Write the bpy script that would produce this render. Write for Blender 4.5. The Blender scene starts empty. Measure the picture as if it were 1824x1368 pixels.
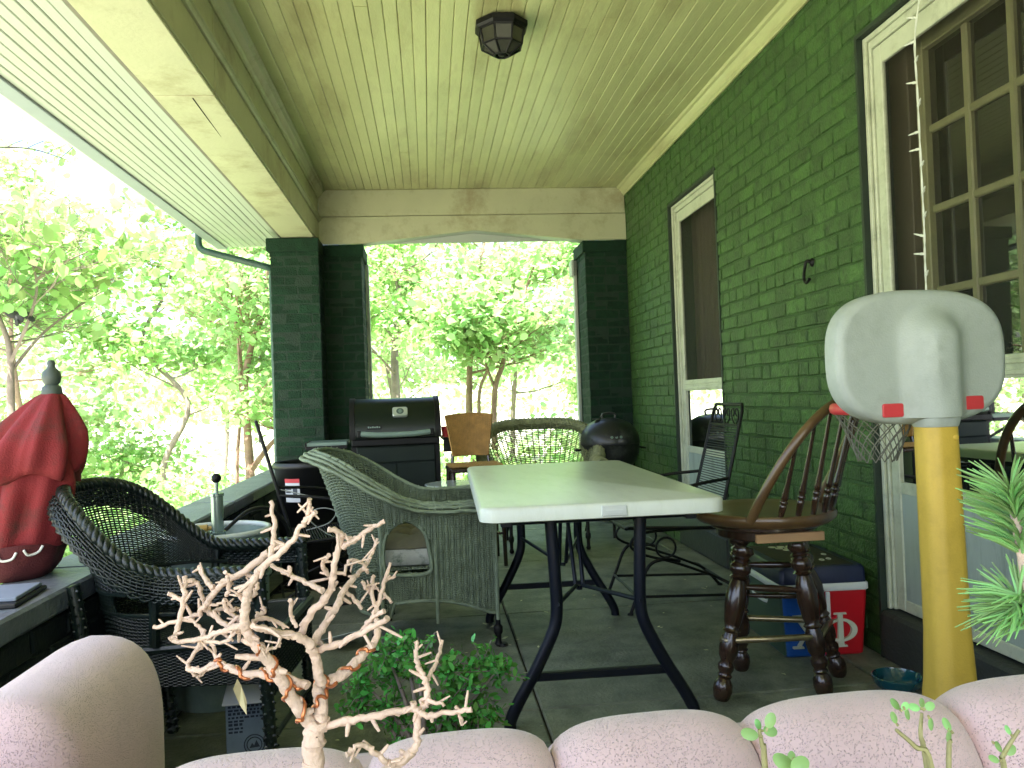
import bpy, bmesh, math, random
import numpy as np
from mathutils import Vector, Matrix, noise as mnoise

R = math.radians
scn = bpy.context.scene
COL = scn.collection

# ------------------------------------------------------------------ camera
CAM_H = 1.08
FPX = 1436.0                       # focal length in pixels of the 1824 px wide photograph
cam_d = bpy.data.cameras.new("camera")
cam = bpy.data.objects.new("camera", cam_d)
COL.objects.link(cam)
cam_d.sensor_width = 36.0
cam_d.lens = 36.0 * FPX / 1824.0
cam_d.clip_start = 0.02
cam_d.clip_end = 600
CM = Matrix.Translation((0, 0, CAM_H)) @ Matrix.Rotation(R(-5.902), 4, 'Z') @ Matrix.Rotation(R(90.997), 4, 'X') @ Matrix.Rotation(R(-2.128), 4, 'Z')
cam.matrix_world = CM
scn.camera = cam

# ------------------------------------------------------------------ sky and sun
SUN_EL, SUN_DX, SUN_DY = 62.0, 0.30, 0.95       # light travels towards +x, +y
world = bpy.data.worlds.new("World")
scn.world = world
world.use_nodes = True
wn = world.node_tree
sky = wn.nodes.new("ShaderNodeTexSky")
sky.sky_type = 'NISHITA'
sky.sun_disc = False
sky.sun_elevation = R(SUN_EL)
sky.sun_rotation = math.atan2(-SUN_DX, -SUN_DY)
sky.air_density = 1.0
sky.dust_density = 3.0
sky.ozone_density = 1.0
bg = wn.nodes["Background"]
bg.inputs["Strength"].default_value = 0.15
wn.links.new(sky.outputs[0], bg.inputs[0])
sun_d = bpy.data.lights.new("sun", 'SUN')
sun_d.energy = 5.0
sun_d.angle = R(0.5)
sun_d.color = (1.0, 0.95, 0.86)
sun = bpy.data.objects.new("sun", sun_d)
COL.objects.link(sun)
hx = math.cos(R(SUN_EL))
sun.rotation_euler = Vector((SUN_DX * hx, SUN_DY * hx, -math.sin(R(SUN_EL)))).to_track_quat('-Z', 'Y').to_euler()
sun.location = (-6, -8, 20)

# ------------------------------------------------------------------ exposure
scn.view_settings.view_transform = 'Standard'
scn.view_settings.look = 'None'
scn.view_settings.exposure = 2.36
scn.view_settings.gamma = 1.0
scn.cycles.use_denoising = True
scn.cycles.max_bounces = 10
scn.cycles.diffuse_bounces = 6
scn.cycles.glossy_bounces = 3
scn.cycles.transmission_bounces = 4
scn.cycles.transparent_max_bounces = 12
scn.cycles.sample_clamp_indirect = 8.0
scn.cycles.caustics_reflective = False
scn.cycles.caustics_refractive = False

# ------------------------------------------------------------------ helpers
CMR = CM.to_3x3()
def ray(px, py):
    d = CMR @ Vector(((px - 912.0) / FPX, (684.0 - py) / FPX, -1.0))
    return d
def at(px, py, depth):
    """the point that stands `depth` metres along the porch on the photograph's sight line"""
    d = ray(px, py)
    return Vector((0, 0, CAM_H)) + d * (depth / d.y)
def onz(px, py, z):
    d = ray(px, py)
    return Vector((0, 0, CAM_H)) + d * ((z - CAM_H) / d.z)
CMI = CM.inverted()
def proj(p):
    q = CMI @ Vector(p)
    if q.z > -0.05: return None
    return (912 + FPX * q.x / -q.z, 684 - FPX * q.y / -q.z, -q.z)

class MB:
    def __init__(s):
        s.v = []; s.f = []; s.mi = []
    def add(s, vs, fs, mi=0):
        o = len(s.v)
        s.v.extend([tuple(v) for v in vs])
        s.f.extend([tuple(i + o for i in f) for f in fs])
        s.mi.extend([mi] * len(fs))
        return s
    def box(s, x0, x1, y0, y1, z0, z1, c=0.0, mi=0, m=None):
        cx, cy, cz = (x0 + x1) / 2, (y0 + y1) / 2, (z0 + z1) / 2
        hx, hy, hz = abs(x1 - x0) / 2, abs(y1 - y0) / 2, abs(z1 - z0) / 2
        c = min(c, hx * .49, hy * .49, hz * .49)
        vs = []; fs = []
        if c <= 0:
            for sx in (-1, 1):
                for sy in (-1, 1):
                    for sz in (-1, 1):
                        vs.append((cx + sx * hx, cy + sy * hy, cz + sz * hz))
            fs = [(0, 1, 3, 2), (4, 6, 7, 5), (0, 4, 5, 1), (2, 3, 7, 6), (0, 2, 6, 4), (1, 5, 7, 3)]
        else:
            idx = {}
            for sx in (-1, 1):
                for sy in (-1, 1):
                    for sz in (-1, 1):
                        for a in range(3):
                            h = [hx - c, hy - c, hz - c]
                            h[a] += c
                            idx[(sx, sy, sz, a)] = len(vs)
                            vs.append((cx + sx * h[0], cy + sy * h[1], cz + sz * h[2]))
            I = idx
            for sg in (-1, 1):
                fs.append((I[sg, -1, -1, 0], I[sg, 1, -1, 0], I[sg, 1, 1, 0], I[sg, -1, 1, 0]))
                fs.append((I[-1, sg, -1, 1], I[1, sg, -1, 1], I[1, sg, 1, 1], I[-1, sg, 1, 1]))
                fs.append((I[-1, -1, sg, 2], I[1, -1, sg, 2], I[1, 1, sg, 2], I[-1, 1, sg, 2]))
            for a in (-1, 1):
                for b in (-1, 1):
                    fs.append((I[a, b, -1, 0], I[a, b, 1, 0], I[a, b, 1, 1], I[a, b, -1, 1]))
                    fs.append((I[a, -1, b, 0], I[a, 1, b, 0], I[a, 1, b, 2], I[a, -1, b, 2]))
                    fs.append((I[-1, a, b, 1], I[1, a, b, 1], I[1, a, b, 2], I[-1, a, b, 2]))
            for sx in (-1, 1):
                for sy in (-1, 1):
                    for sz in (-1, 1):
                        fs.append((I[sx, sy, sz, 0], I[sx, sy, sz, 1], I[sx, sy, sz, 2]))
        if m is not None:
            vs = [m @ Vector(v) for v in vs]
        return s.add(vs, fs, mi)
    def tube(s, pts, r, n=8, closed=False, caps=True, mi=0, flat=1.0):
        pts = [Vector(p) for p in pts]
        k = len(pts)
        rs = r if isinstance(r, (list, tuple)) else [r] * k
        vs = []; fs = []
        t0 = (pts[1] - pts[0]).normalized()
        up = Vector((0, 0, 1)) if abs(t0.z) < .9 else Vector((1, 0, 0))
        nrm = (up - t0 * up.dot(t0)).normalized()
        for i in range(k):
            if closed:
                t = pts[(i + 1) % k] - pts[i - 1]
            else:
                t = pts[min(i + 1, k - 1)] - pts[max(i - 1, 0)]
            if t.length < 1e-9: t = t0.copy()
            t.normalize()
            nn = nrm - t * nrm.dot(t)
            if nn.length > 1e-6: nrm = nn.normalized()
            b = t.cross(nrm)
            for j in range(n):
                a = 2 * math.pi * j / n
                vs.append(pts[i] + (nrm * math.cos(a) * flat + b * math.sin(a)) * rs[i])
        m = k if closed else k - 1
        for i in range(m):
            i2 = (i + 1) % k
            for j in range(n):
                j2 = (j + 1) % n
                fs.append((i * n + j, i * n + j2, i2 * n + j2, i2 * n + j))
        if caps and not closed:
            fs.append(tuple(range(n - 1, -1, -1)))
            fs.append(tuple((k - 1) * n + j for j in range(n)))
        return s.add(vs, fs, mi)
    def lathe(s, prof, c=(0, 0, 0), n=24, m=None, mi=0, sx=1.0, sy=1.0):
        vs = []; fs = []
        for (r, z) in prof:
            for j in range(n):
                a = 2 * math.pi * j / n
                vs.append(Vector((c[0] + sx * r * math.cos(a), c[1] + sy * r * math.sin(a), c[2] + z)))
        for i in range(len(prof) - 1):
            for j in range(n):
                j2 = (j + 1) % n
                fs.append((i * n + j, i * n + j2, (i + 1) * n + j2, (i + 1) * n + j))
        if prof[0][0] > 1e-6: fs.append(tuple(range(n - 1, -1, -1)))
        if prof[-1][0] > 1e-6: fs.append(tuple((len(prof) - 1) * n + j for j in range(n)))
        if m is not None: vs = [m @ v for v in vs]
        return s.add(vs, fs, mi)
    def prism(s, poly, fn, a, b, mi=0):
        """poly: 2-d outline; fn(u, v, w) -> point; from w=a to w=b"""
        n = len(poly)
        vs = [fn(u, v, a) for u, v in poly] + [fn(u, v, b) for u, v in poly]
        fs = [tuple(range(n - 1, -1, -1)), tuple(range(n, 2 * n))]
        for i in range(n):
            j = (i + 1) % n
            fs.append((i, j, n + j, n + i))
        return s.add(vs, fs, mi)
    def grid(s, rows, closed_u=False, closed_v=False, mi=0):
        nr = len(rows); nc = len(rows[0])
        vs = [p for r_ in rows for p in r_]
        fs = []
        for i in range(nr if closed_v else nr - 1):
            i2 = (i + 1) % nr
            for j in range(nc if closed_u else nc - 1):
                j2 = (j + 1) % nc
                fs.append((i * nc + j, i * nc + j2, i2 * nc + j2, i2 * nc + j))
        return s.add(vs, fs, mi)
    def build(s, name, mats, parent=None, smooth=35, world=False, recalc=True):
        me = bpy.data.meshes.new(name)
        vs = s.v
        if world and parent is not None:
            L = parent.location if parent.parent is None else parent.location + parent.parent.location
            vs = [(v[0] - L[0], v[1] - L[1], v[2] - L[2]) for v in vs]
        me.from_pydata([tuple(v) for v in vs], [], s.f)
        if recalc:
            bm = bmesh.new(); bm.from_mesh(me)
            bmesh.ops.recalc_face_normals(bm, faces=bm.faces)
            bm.to_mesh(me); bm.free()
        if not isinstance(mats, (list, tuple)): mats = [mats]
        for m in mats: me.materials.append(m)
        if len(mats) > 1: me.polygons.foreach_set("material_index", s.mi)
        if smooth:
            me.polygons.foreach_set("use_smooth", [True] * len(me.polygons))
            if smooth < 170: me.set_sharp_from_angle(angle=R(smooth))
        me.update()
        return link(name, me, parent)

def link(name, me, parent=None):
    o = bpy.data.objects.new(name, me)
    COL.objects.link(o)
    if parent is not None: o.parent = parent
    return o
def thing(name, label, cat, loc=(0, 0, 0), rz=0.0, group=None):
    o = bpy.data.objects.new(name, None)
    COL.objects.link(o)
    o.empty_display_size = .1
    o.location = loc
    o.rotation_euler = (0, 0, rz)
    o["label"] = label; o["category"] = cat
    if group: o["group"] = group
    return o
def tag(o, label=None, cat=None, group=None, kind=None):
    if label: o["label"] = label
    if cat: o["category"] = cat
    if group: o["group"] = group
    if kind: o["kind"] = kind
    return o
def mesh_np(name, V, F, mat, parent=None, smooth=False):
    """V (n,3) array, F (m,k) array of equal-sided faces"""
    me = bpy.data.meshes.new(name)
    V = np.asarray(V, dtype=np.float32); F = np.asarray(F, dtype=np.int32)
    m, k = F.shape
    me.vertices.add(len(V)); me.vertices.foreach_set("co", V.ravel())
    me.loops.add(m * k); me.loops.foreach_set("vertex_index", F.ravel())
    me.polygons.add(m)
    me.polygons.foreach_set("loop_start", np.arange(0, m * k, k, dtype=np.int32))
    me.polygons.foreach_set("loop_total", np.full(m, k, dtype=np.int32))
    if smooth: me.polygons.foreach_set("use_smooth", np.ones(m, dtype=bool))
    me.materials.append(mat)
    me.update(calc_edges=True)
    return link(name, me, parent)
def smoothpath(pts, sub=6, closed=False):
    """Catmull-Rom through pts"""
    P = [Vector(p) for p in pts]; n = len(P); out = []
    rng = range(n) if closed else range(n - 1)
    for i in rng:
        p1 = P[i]; p2 = P[(i + 1) % n]
        p0 = P[i - 1] if (closed or i > 0) else p1 * 2 - p2
        p3 = P[(i + 2) % n] if (closed or i + 2 < n) else p2 * 2 - p1
        for k in range(sub):
            t = k / sub
            out.append(.5 * ((2 * p1) + (p2 - p0) * t + (2 * p0 - 5 * p1 + 4 * p2 - p3) * t * t + (3 * p1 - p0 - 3 * p2 + p3) * t ** 3))
    if not closed: out.append(P[-1])
    return out
def sstep(a, b, x):
    t = np.clip((x - a) / (b - a), 0, 1)
    return t * t * (3 - 2 * t)

# ------------------------------------------------------------------ materials
def mk(name, base, rough=.6, var=.18, scale=5.0, bump=0.0, bscale=90.0, metal=0.0, spec=.5, c2=None, c2amt=.5, c2scale=3.0, isl=0.0, objr=0.0, coat=0.0, stretch=None):
    m = bpy.data.materials.new(name); m.use_nodes = True
    nt = m.node_tree; N = nt.nodes; L = nt.links
    p = N["Principled BSDF"]
    p.inputs["Roughness"].default_value = rough
    p.inputs["Metallic"].default_value = metal
    p.inputs["Specular IOR Level"].default_value = spec
    if coat: p.inputs["Coat Weight"].default_value = coat; p.inputs["Coat Roughness"].default_value = .15
    geo = N.new("ShaderNodeNewGeometry")
    pos = geo.outputs["Position"]
    if stretch:
        mp = N.new("ShaderNodeMapping"); mp.inputs["Scale"].default_value = stretch
        L.new(pos, mp.inputs["Vector"]); pos = mp.outputs[0]
    nz = N.new("ShaderNodeTexNoise"); nz.inputs["Scale"].default_value = scale; nz.inputs["Detail"].default_value = 6; nz.inputs["Roughness"].default_value = .65
    L.new(pos, nz.inputs["Vector"])
    mr = N.new("ShaderNodeMapRange"); mr.inputs[1].default_value = .3; mr.inputs[2].default_value = .7
    mr.inputs[3].default_value = 1 - var; mr.inputs[4].default_value = 1 + var
    L.new(nz.outputs["Fac"], mr.inputs[0])
    val = mr.outputs[0]
    def addrand(sock, amt):
        nonlocal val
        q = N.new("ShaderNodeMapRange"); q.inputs[3].default_value = 1 - amt; q.inputs[4].default_value = 1 + amt
        L.new(sock, q.inputs[0])
        mu = N.new("ShaderNodeMath"); mu.operation = 'MULTIPLY'
        L.new(val, mu.inputs[0]); L.new(q.outputs[0], mu.inputs[1]); val = mu.outputs[0]
    if isl: addrand(geo.outputs["Random Per Island"], isl)
    if objr:
        oi = N.new("ShaderNodeObjectInfo"); addrand(oi.outputs["Random"], objr)
    col = N.new("ShaderNodeRGB"); col.outputs[0].default_value = (*base, 1)
    csock = col.outputs[0]
    if c2 is not None:
        n2 = N.new("ShaderNodeTexNoise"); n2.inputs["Scale"].default_value = c2scale; n2.inputs["Detail"].default_value = 8; n2.inputs["Roughness"].default_value = .7
        L.new(pos, n2.inputs["Vector"])
        m2 = N.new("ShaderNodeMapRange"); m2.inputs[1].default_value = .5; m2.inputs[2].default_value = .68; m2.inputs[4].default_value = c2amt
        L.new(n2.outputs["Fac"], m2.inputs[0])
        mx = N.new("ShaderNodeMix"); mx.data_type = 'RGBA'
        L.new(m2.outputs[0], mx.inputs["Factor"]); L.new(csock, mx.inputs["A"]); mx.inputs["B"].default_value = (*c2, 1)
        csock = mx.outputs["Result"]
    vm = N.new("ShaderNodeVectorMath"); vm.operation = 'SCALE'
    L.new(csock, vm.inputs[0]); L.new(val, vm.inputs["Scale"])
    L.new(vm.outputs[0], p.inputs["Base Color"])
    if bump:
        nb = N.new("ShaderNodeTexNoise"); nb.inputs["Scale"].default_value = bscale; nb.inputs["Detail"].default_value = 5
        L.new(pos, nb.inputs["Vector"])
        bp = N.new("ShaderNodeBump"); bp.inputs["Strength"].default_value = bump; bp.inputs["Distance"].default_value = .01
        L.new(nb.outputs["Fac"], bp.inputs["Height"]); L.new(bp.outputs[0], p.inputs["Normal"])
    return m
def leafmat(name, base, trans, var=.35, tmix=.45, rough=.45):
    m = bpy.data.materials.new(name); m.use_nodes = True
    nt = m.node_tree; N = nt.nodes; L = nt.links
    p = N["Principled BSDF"]; p.inputs["Roughness"].default_value = rough; p.inputs["Specular IOR Level"].default_value = .35
    tr = N.new("ShaderNodeBsdfTranslucent")
    geo = N.new("ShaderNodeNewGeometry")
    q = N.new("ShaderNodeMapRange"); q.inputs[3].default_value = 1 - var; q.inputs[4].default_value = 1 + var
    L.new(geo.outputs["Random Per Island"], q.inputs[0])
    for c, sk in ((base, p.inputs["Base Color"]), (trans, tr.inputs["Color"])):
        rgb = N.new("ShaderNodeRGB"); rgb.outputs[0].default_value = (*c, 1)
        hs = N.new("ShaderNodeHueSaturation"); hs.inputs["Hue"].default_value = .5
        h2 = N.new("ShaderNodeMapRange"); h2.inputs[3].default_value = .475; h2.inputs[4].default_value = .525
        L.new(geo.outputs["Random Per Island"], h2.inputs[0]); L.new(h2.outputs[0], hs.inputs["Hue"])
        L.new(rgb.outputs[0], hs.inputs["Color"]); L.new(q.outputs[0], hs.inputs["Value"])
        L.new(hs.outputs[0], sk)
    mx = N.new("ShaderNodeMixShader"); mx.inputs[0].default_value = tmix
    L.new(p.outputs[0], mx.inputs[1]); L.new(tr.outputs[0], mx.inputs[2])
    L.new(mx.outputs[0], N["Material Output"].inputs["Surface"])
    return m
def glassmat(name, tint=(1, 1, 1), refl=1.0):
    m = bpy.data.materials.new(name); m.use_nodes = True
    nt = m.node_tree; N = nt.nodes; L = nt.links
    N.remove(N["Principled BSDF"])
    tb = N.new("ShaderNodeBsdfTransparent"); tb.inputs[0].default_value = (*tint, 1)
    gl = N.new("ShaderNodeBsdfGlossy"); gl.inputs["Roughness"].default_value = .015; gl.inputs["Color"].default_value = (refl, refl, refl, 1)
    fr = N.new("ShaderNodeFresnel"); fr.inputs["IOR"].default_value = 1.7
    mx = N.new("ShaderNodeMixShader")
    L.new(fr.outputs[0], mx.inputs[0]); L.new(tb.outputs[0], mx.inputs[1]); L.new(gl.outputs[0], mx.inputs[2])
    L.new(mx.outputs[0], N["Material Output"].inputs["Surface"])
    return m

m_brick = mk("green_painted_brick", (.042, .104, .020), .55, .5, 16, 1.0, 80, objr=.18, c2=(.018, .044, .009), c2amt=.8, c2scale=4)
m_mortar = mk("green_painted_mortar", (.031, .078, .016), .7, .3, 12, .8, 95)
m_pbrick = mk("pillar_paint_with_shade", (.007, .030, .014), .8, .3, 14, .9, 95, objr=.12, spec=.25, c2=(.004, .014, .008), c2amt=.8, c2scale=4)  # dark green paint, taken darker still to put deep shade into it
m_pmortar = mk("pillar_mortar_with_shade", (.005, .022, .010), .8, .3, 12, .8, 95)  # mortar darkened along with the shade painted into the pillars
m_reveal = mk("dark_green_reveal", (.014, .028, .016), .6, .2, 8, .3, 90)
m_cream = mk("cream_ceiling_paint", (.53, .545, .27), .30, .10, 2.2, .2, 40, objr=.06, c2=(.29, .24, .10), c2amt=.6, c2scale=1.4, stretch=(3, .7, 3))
m_beam = mk("cream_beam_paint", (.45, .45, .29), .42, .08, 2.0, .12, 50, c2=(.22, .17, .08), c2amt=.7, c2scale=2.3)
m_soffit = mk("pale_soffit_paint", (.42, .46, .40), .45, .05, 2, .08, 50, objr=.03, c2=(.40, .42, .32), c2amt=.3, c2scale=2)
m_dark = mk("dark_gap", (.05, .045, .03), .9, .2)
m_white = mk("white_door_paint", (.52, .55, .42), .42, .1, 6, .15, 70, c2=(.28, .30, .20), c2amt=.6, c2scale=11)
m_kick = mk("dirty_white_panel", (.36, .42, .37), .5, .1, 4, .15, 60, c2=(.18, .22, .18), c2amt=.7, c2scale=5, stretch=(3, 3, .6))
m_olive = mk("olive_wood_trim", (.25, .24, .12), .45, .15, 8, .2, 60)
m_room = mk("dark_room", (.07, .06, .045), .8, .2, 2)
m_curtain = mk("dark_brown_curtain", (.06, .045, .03), .85, .25, 3, stretch=(1, 12, .3))
m_glass = glassmat("door_glass")
m_pane = glassmat("inner_glass", (1, 1, 1), .16)
m_screen = bpy.data.materials.new("insect_screen"); m_screen.use_nodes = True
_n = m_screen.node_tree
_t = _n.nodes.new("ShaderNodeBsdfTransparent"); _x = _n.nodes.new("ShaderNodeMixShader"); _x.inputs[0].default_value = .28
_n.nodes["Principled BSDF"].inputs["Base Color"].default_value = (.035, .032, .022, 1); _n.nodes["Principled BSDF"].inputs["Roughness"].default_value = .6
_n.links.new(_t.outputs[0], _x.inputs[1]); _n.links.new(_n.nodes["Principled BSDF"].outputs[0], _x.inputs[2]); _n.links.new(_x.outputs[0], _n.nodes["Material Output"].inputs["Surface"])
m_floor = mk("stained_concrete", (.175, .19, .135), .6, .4, 6.0, .6, 70, objr=.08, c2=(.058, .068, .045), c2amt=.95, c2scale=2.6)
m_joint = mk("joint_dirt", (.04, .04, .03), .95, .3)
m_coping = mk("grey_coping", (.15, .17, .20), .45, .2, 5, .5, 60, c2=(.06, .075, .07), c2amt=.6, c2scale=4)
m_parapet = mk("dark_parapet_paint", (.005, .012, .009), .85, .25, 6, .4, 60)
m_black = mk("black_metal", (.003, .003, .0035), .5, .3, 14, .1, 100, spec=.3)
m_iron = mk("dark_iron", (.008, .008, .008), .5, .3, 20, .15, 120, spec=.3)
m_navy = mk("navy_leg_enamel", (.004, .006, .012), .4, .15, 10, spec=.35)
m_plastic = mk("white_plastic_table", (.70, .74, .65), .27, .05, 3, .12, 260, c2=(.60, .64, .53), c2amt=.5, c2scale=7, stretch=(3, .8, 1))
m_downspout = mk("green_downspout", (.03, .075, .06), .4, .15, 8)

# ================================================================== large structure
WX, H, BY = 1.753, 2.88, 6.85          # house wall face, ceiling height, back plane
Y0 = -2.2                            # unseen porch end, run on behind the camera to cut light from there
LX, PX0, PX1 = -0.87, -1.25, -1.02    # left beam face, parapet outer and inner faces
rng = random.Random(7)

# ground
gm = MB()
NG = 60
rows = []
for i in range(NG + 1):
    row = []
    for j in range(NG + 1):
        x = -120 + 240 * j / NG; y = -60 + 240 * i / NG
        d = max(0, math.hypot(x - .5, y - 4) - 14)
        z = -.5 + .35 * mnoise.noise(Vector((x * .12, y * .12, 0))) * min(1, d / 6) + .05 * d * min(1, d / 30)
        row.append((x, y, z))
    rows.append(row)
gm.grid(rows)
m_ground = mk("woodland_ground", (.46, .46, .36), .95, .25, .8, .5, 12, c2=(.22, .32, .10), c2amt=.6, c2scale=.5)
tag(gm.build("ground", m_ground, smooth=180), kind="structure")

# porch floor
fl = thing("porch_floor", "stained grey concrete porch floor of large slabs", "floor", (0, 3.4, 0))
del fl["category"]; tag(fl, kind="structure")
b = MB(); b.box(-1.30, 2.0, Y0 - .05, 7.35, -.55, -.012)
b.build("slab_bed", m_joint, fl, world=True)
xs = [-1.29, -.93, .347, 1.60, 1.95]; ys = [Y0, -2.25, -.99, .27, 1.53, 2.79, 4.05, 5.31, 6.57, 7.3]
for i in range(len(xs) - 1):
    for j in range(len(ys) - 1):
        b = MB(); b.box(xs[i] + .004, xs[i + 1] - .004, ys[j] + .004, ys[j + 1] - .004, -.05, 0, c=.005)
        b.build("slab", m_floor, fl, world=True)

# bricks ------------------------------------------------------------
BRK = []
for k in range(7):
    q = MB(); q.box(-.1, .1, -.012, .012, -.0325, .0325, c=.005)
    r2 = random.Random(k)
    q.v = [(x + r2.uniform(-.004, .004), y + r2.uniform(-.003, .003), z + r2.uniform(-.0032, .0032)) for x, y, z in q.v]
    me = bpy.data.meshes.new("brick")
    me.from_pydata(q.v, [], q.f)
    bm = bmesh.new(); bm.from_mesh(me); bmesh.ops.recalc_face_normals(bm, faces=bm.faces); bm.to_mesh(me); bm.free()
    me.materials.append(m_brick)
    BRK.append(me)
def brick_face(out, o, u, length, z0, z1, n, seed=0, off=0.0):
    """o: lower corner on the face plane; u: along; n: outward"""
    r2 = random.Random(seed)
    u = Vector(u); n = Vector(n); o = Vector(o)
    nc = int(round((z1 - z0) / .075)); ch = (z1 - z0) / nc
    for c in range(nc):
        z = z0 + (c + .5) * ch
        s = -((c % 2) * .105 + off) % .21
        header = (c % 6 == 3)
        pitch = .105 if header else .21
        a = s - .21
        while a < length - .015:
            e = min(a + pitch, length); st = max(a, 0)
            if e - st > .025:
                out.append((o + u * ((st + e) / 2) + Vector((0, 0, z - o.z)) - n * (.012 + r2.uniform(0, .0045)), u, n, e - st - r2.uniform(.003, .011), ch - r2.uniform(.003, .012), r2.randrange(7)))
            a += pitch
def make_bricks(parent, cands, limit, BRK=BRK, m_brick=m_brick):
    def size(c):
        p = proj(c[0])
        if not p or not (-40 < p[0] < 1864 and -40 < p[1] < 1408): return 0
        return 1 / p[2]
    order = sorted(cands, key=size, reverse=True)
    L = parent.location
    rest = []
    for i, c in enumerate(order):
        m = Matrix((( c[1].x, c[2].x, 0, c[0].x), (c[1].y, c[2].y, 0, c[0].y), (0, 0, 1, c[0].z), (0, 0, 0, 1)))
        m = m @ Matrix.Diagonal((c[3] / .2, 1, c[4] / .065, 1))
        if i < limit and size(c) > 0:
            o = link("brick", BRK[c[5]], parent)
            o.matrix_local = Matrix.Translation(-L) @ m
        else:
            rest.append((m, c[5]))
    if rest:
        q = MB()
        for m, k in rest:
            me = BRK[k]
            q.add([m @ v.co - L for v in me.vertices], [tuple(p.vertices) for p in me.polygons])
        tag(q.build("brick_field", m_brick, parent, smooth=0), kind="stuff")

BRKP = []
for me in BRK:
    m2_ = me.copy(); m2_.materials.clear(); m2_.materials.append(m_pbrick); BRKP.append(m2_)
# house wall ---------------------------------------------------------
DN = (2.10, 3.055, 0.0, 2.475)          # near doorway  y0 y1 z0 z1
DF = (4.675, 5.63, 0.0, 2.42)          # far doorway
hw = thing("house_wall", "dark green painted brick house wall with two white framed doors", "wall", (1.92, 3.4, 0))
mb = MB()
x0, x1 = WX + .0075, 2.02
spans = [(Y0, DN[0], 0, 3.05), (DN[0], DN[1], DN[3], 3.05), (DN[1], DF[0], 0, 3.05), (DF[0], DF[1], DF[3], 3.05), (DF[1], 7.28, 0, 3.05)]
for a, c, z0, z1 in spans: mb.box(x0, x1, a, c, z0, z1)
mb.build("mortar", m_mortar, hw, world=True, smooth=0)
cands = []
brick_face(cands, (WX, DN[1], 0), (0, 1, 0), DF[0] - DN[1], 0, 2.86, (-1, 0, 0), 1)
brick_face(cands, (WX, DF[1], 0), (0, 1, 0), 7.28 - DF[1], 0, 2.86, (-1, 0, 0), 2, .05)
brick_face(cands, (WX, Y0, 0), (0, 1, 0), DN[0] - Y0, 0, 2.86, (-1, 0, 0), 3)
brick_face(cands, (WX, DN[0], 2.475), (0, 1, 0), DN[1] - DN[0], 2.485, 2.86, (-1, 0, 0), 4)
brick_face(cands, (WX, DF[0], 2.42), (0, 1, 0), DF[1] - DF[0], 2.43, 2.86, (-1, 0, 0), 5)
make_bricks(hw, cands, 300)
rv = MB()      # deep painted reveals round both doorways
for (a, c, z0, z1) in (DN, DF):
    rv.box(WX - .003, 2.0, c - .012, c + .004, 0, z1 + .004)
    rv.box(WX - .003, 2.0, a - .004, a + .012, 0, z1 + .004)
    rv.box(WX - .003, 2.0, a + .012, c - .012, z1 - .012, z1 + .004)
rv.build("reveal", m_reveal, hw, world=True)
for (a, c, z0, z1) in (DN, DF):
    s = MB(); s.box(WX - .012, 2.0, a + .013, c - .013, .001, .19, c=.012)
    s.build("door_sill", mk("worn_stone_sill", (.03, .034, .028), .7, .25, 6, .4, 60), hw, world=True)
# storm doors -----------------------------------------------------------
def storm_door(a, c, z1, xf, two):
    """white outer frame with a mid rail, glass above and below it and a kick panel"""
    zb = .195; zt = z1 - .014
    A, C = a + .014, c - .014
    fr = MB(); cw = .032
    fr.box(xf - .03, xf + .004, C - cw, C, zb, zt, c=.004)
    fr.box(xf - .03, xf + .004, A, A + cw, zb, zt, c=.004)
    fr.box(xf - .03, xf + .004, A + cw + .001, C - cw - .001, zt - .05, zt, c=.004)
    fr.box(xf - .045, xf - .031, C - .02, C - .001, zb, zt, c=.003)
    fr.box(xf - .045, xf - .031, A + .021, C - .021, zt - .022, zt - .001, c=.003)
    d = fr.build("door", m_white, hw, world=True)
    leaves = [(A + cw + .003, C - cw - .003)] if not two else [(A + cw + .003, (A + C) / 2 - .002), ((A + C) / 2 + .002, C - cw - .003)]
    for (p, q) in leaves:
        st = MB(); w = .055; xa, xb = xf - .022, xf - .002
        st.box(xa, xb, q - w, q, zb + .005, zt - .053, c=.004)
        st.box(xa, xb, p, p + w, zb + .005, zt - .053, c=.004)
        st.box(xa + .001, xb - .001, p + w, q - w, zt - .053 - .075, zt - .053, c=.003)
        st.box(xa + .001, xb - .001, p + w, q - w, 1.085, 1.160, c=.003)
        st.box(xa - .006, xa, p + w + .01, q - w - .01, 1.095, 1.110, c=.002)
        st.box(xa - .006, xa, p + w + .01, q - w - .01, 1.13, 1.145, c=.002)
        st.box(xa + .001, xb - .001, p + w, q - w, .655, .70, c=.003)
        st.box(xa + .001, xb - .001, p + w, q - w, zb + .005, zb + .05, c=.003)
        st.build("door_frame", m_white, d).matrix_local = Matrix.Translation(-Vector(hw.location))
        kp = MB(); kp.box(xa + .006, xb - .005, p + w, q - w, zb + .05, .655)
        kp.build("kick_panel", m_kick, d).matrix_local = Matrix.Translation(-Vector(hw.location))
        for (za, zc) in ((1.160, zt - .128), (.70, 1.085)):
            g = MB(); xg = xf - .012
            g.add([(xg, p + w, za), (xg, q - w, za), (xg, q - w, zc), (xg, p + w, zc)], [(0, 1, 2, 3)])
            g.build("pane" if za < 1 else "screen", m_glass if za < 1 else m_screen, d, smooth=0, recalc=False).matrix_local = Matrix.Translation(-Vector(hw.location))
    return d
d1 = storm_door(DN[0], DN[1], DN[3], 1.818, False)
d2 = storm_door(DF[0], DF[1], DF[3], 1.818, False)
hd = MB()
hd.tube([(1.812, 4.755, 1.27), (1.785, 4.755, 1.27), (1.782, 4.753, 1.17), (1.796, 4.753, 1.13)], .008, 8)
hd.box(1.801, 1.8095, 4.742, 4.768, 1.14, 1.30, c=.003)
hd.build("door_handle", m_black, d2).matrix_local = Matrix.Translation(-Vector(hw.location))
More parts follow.
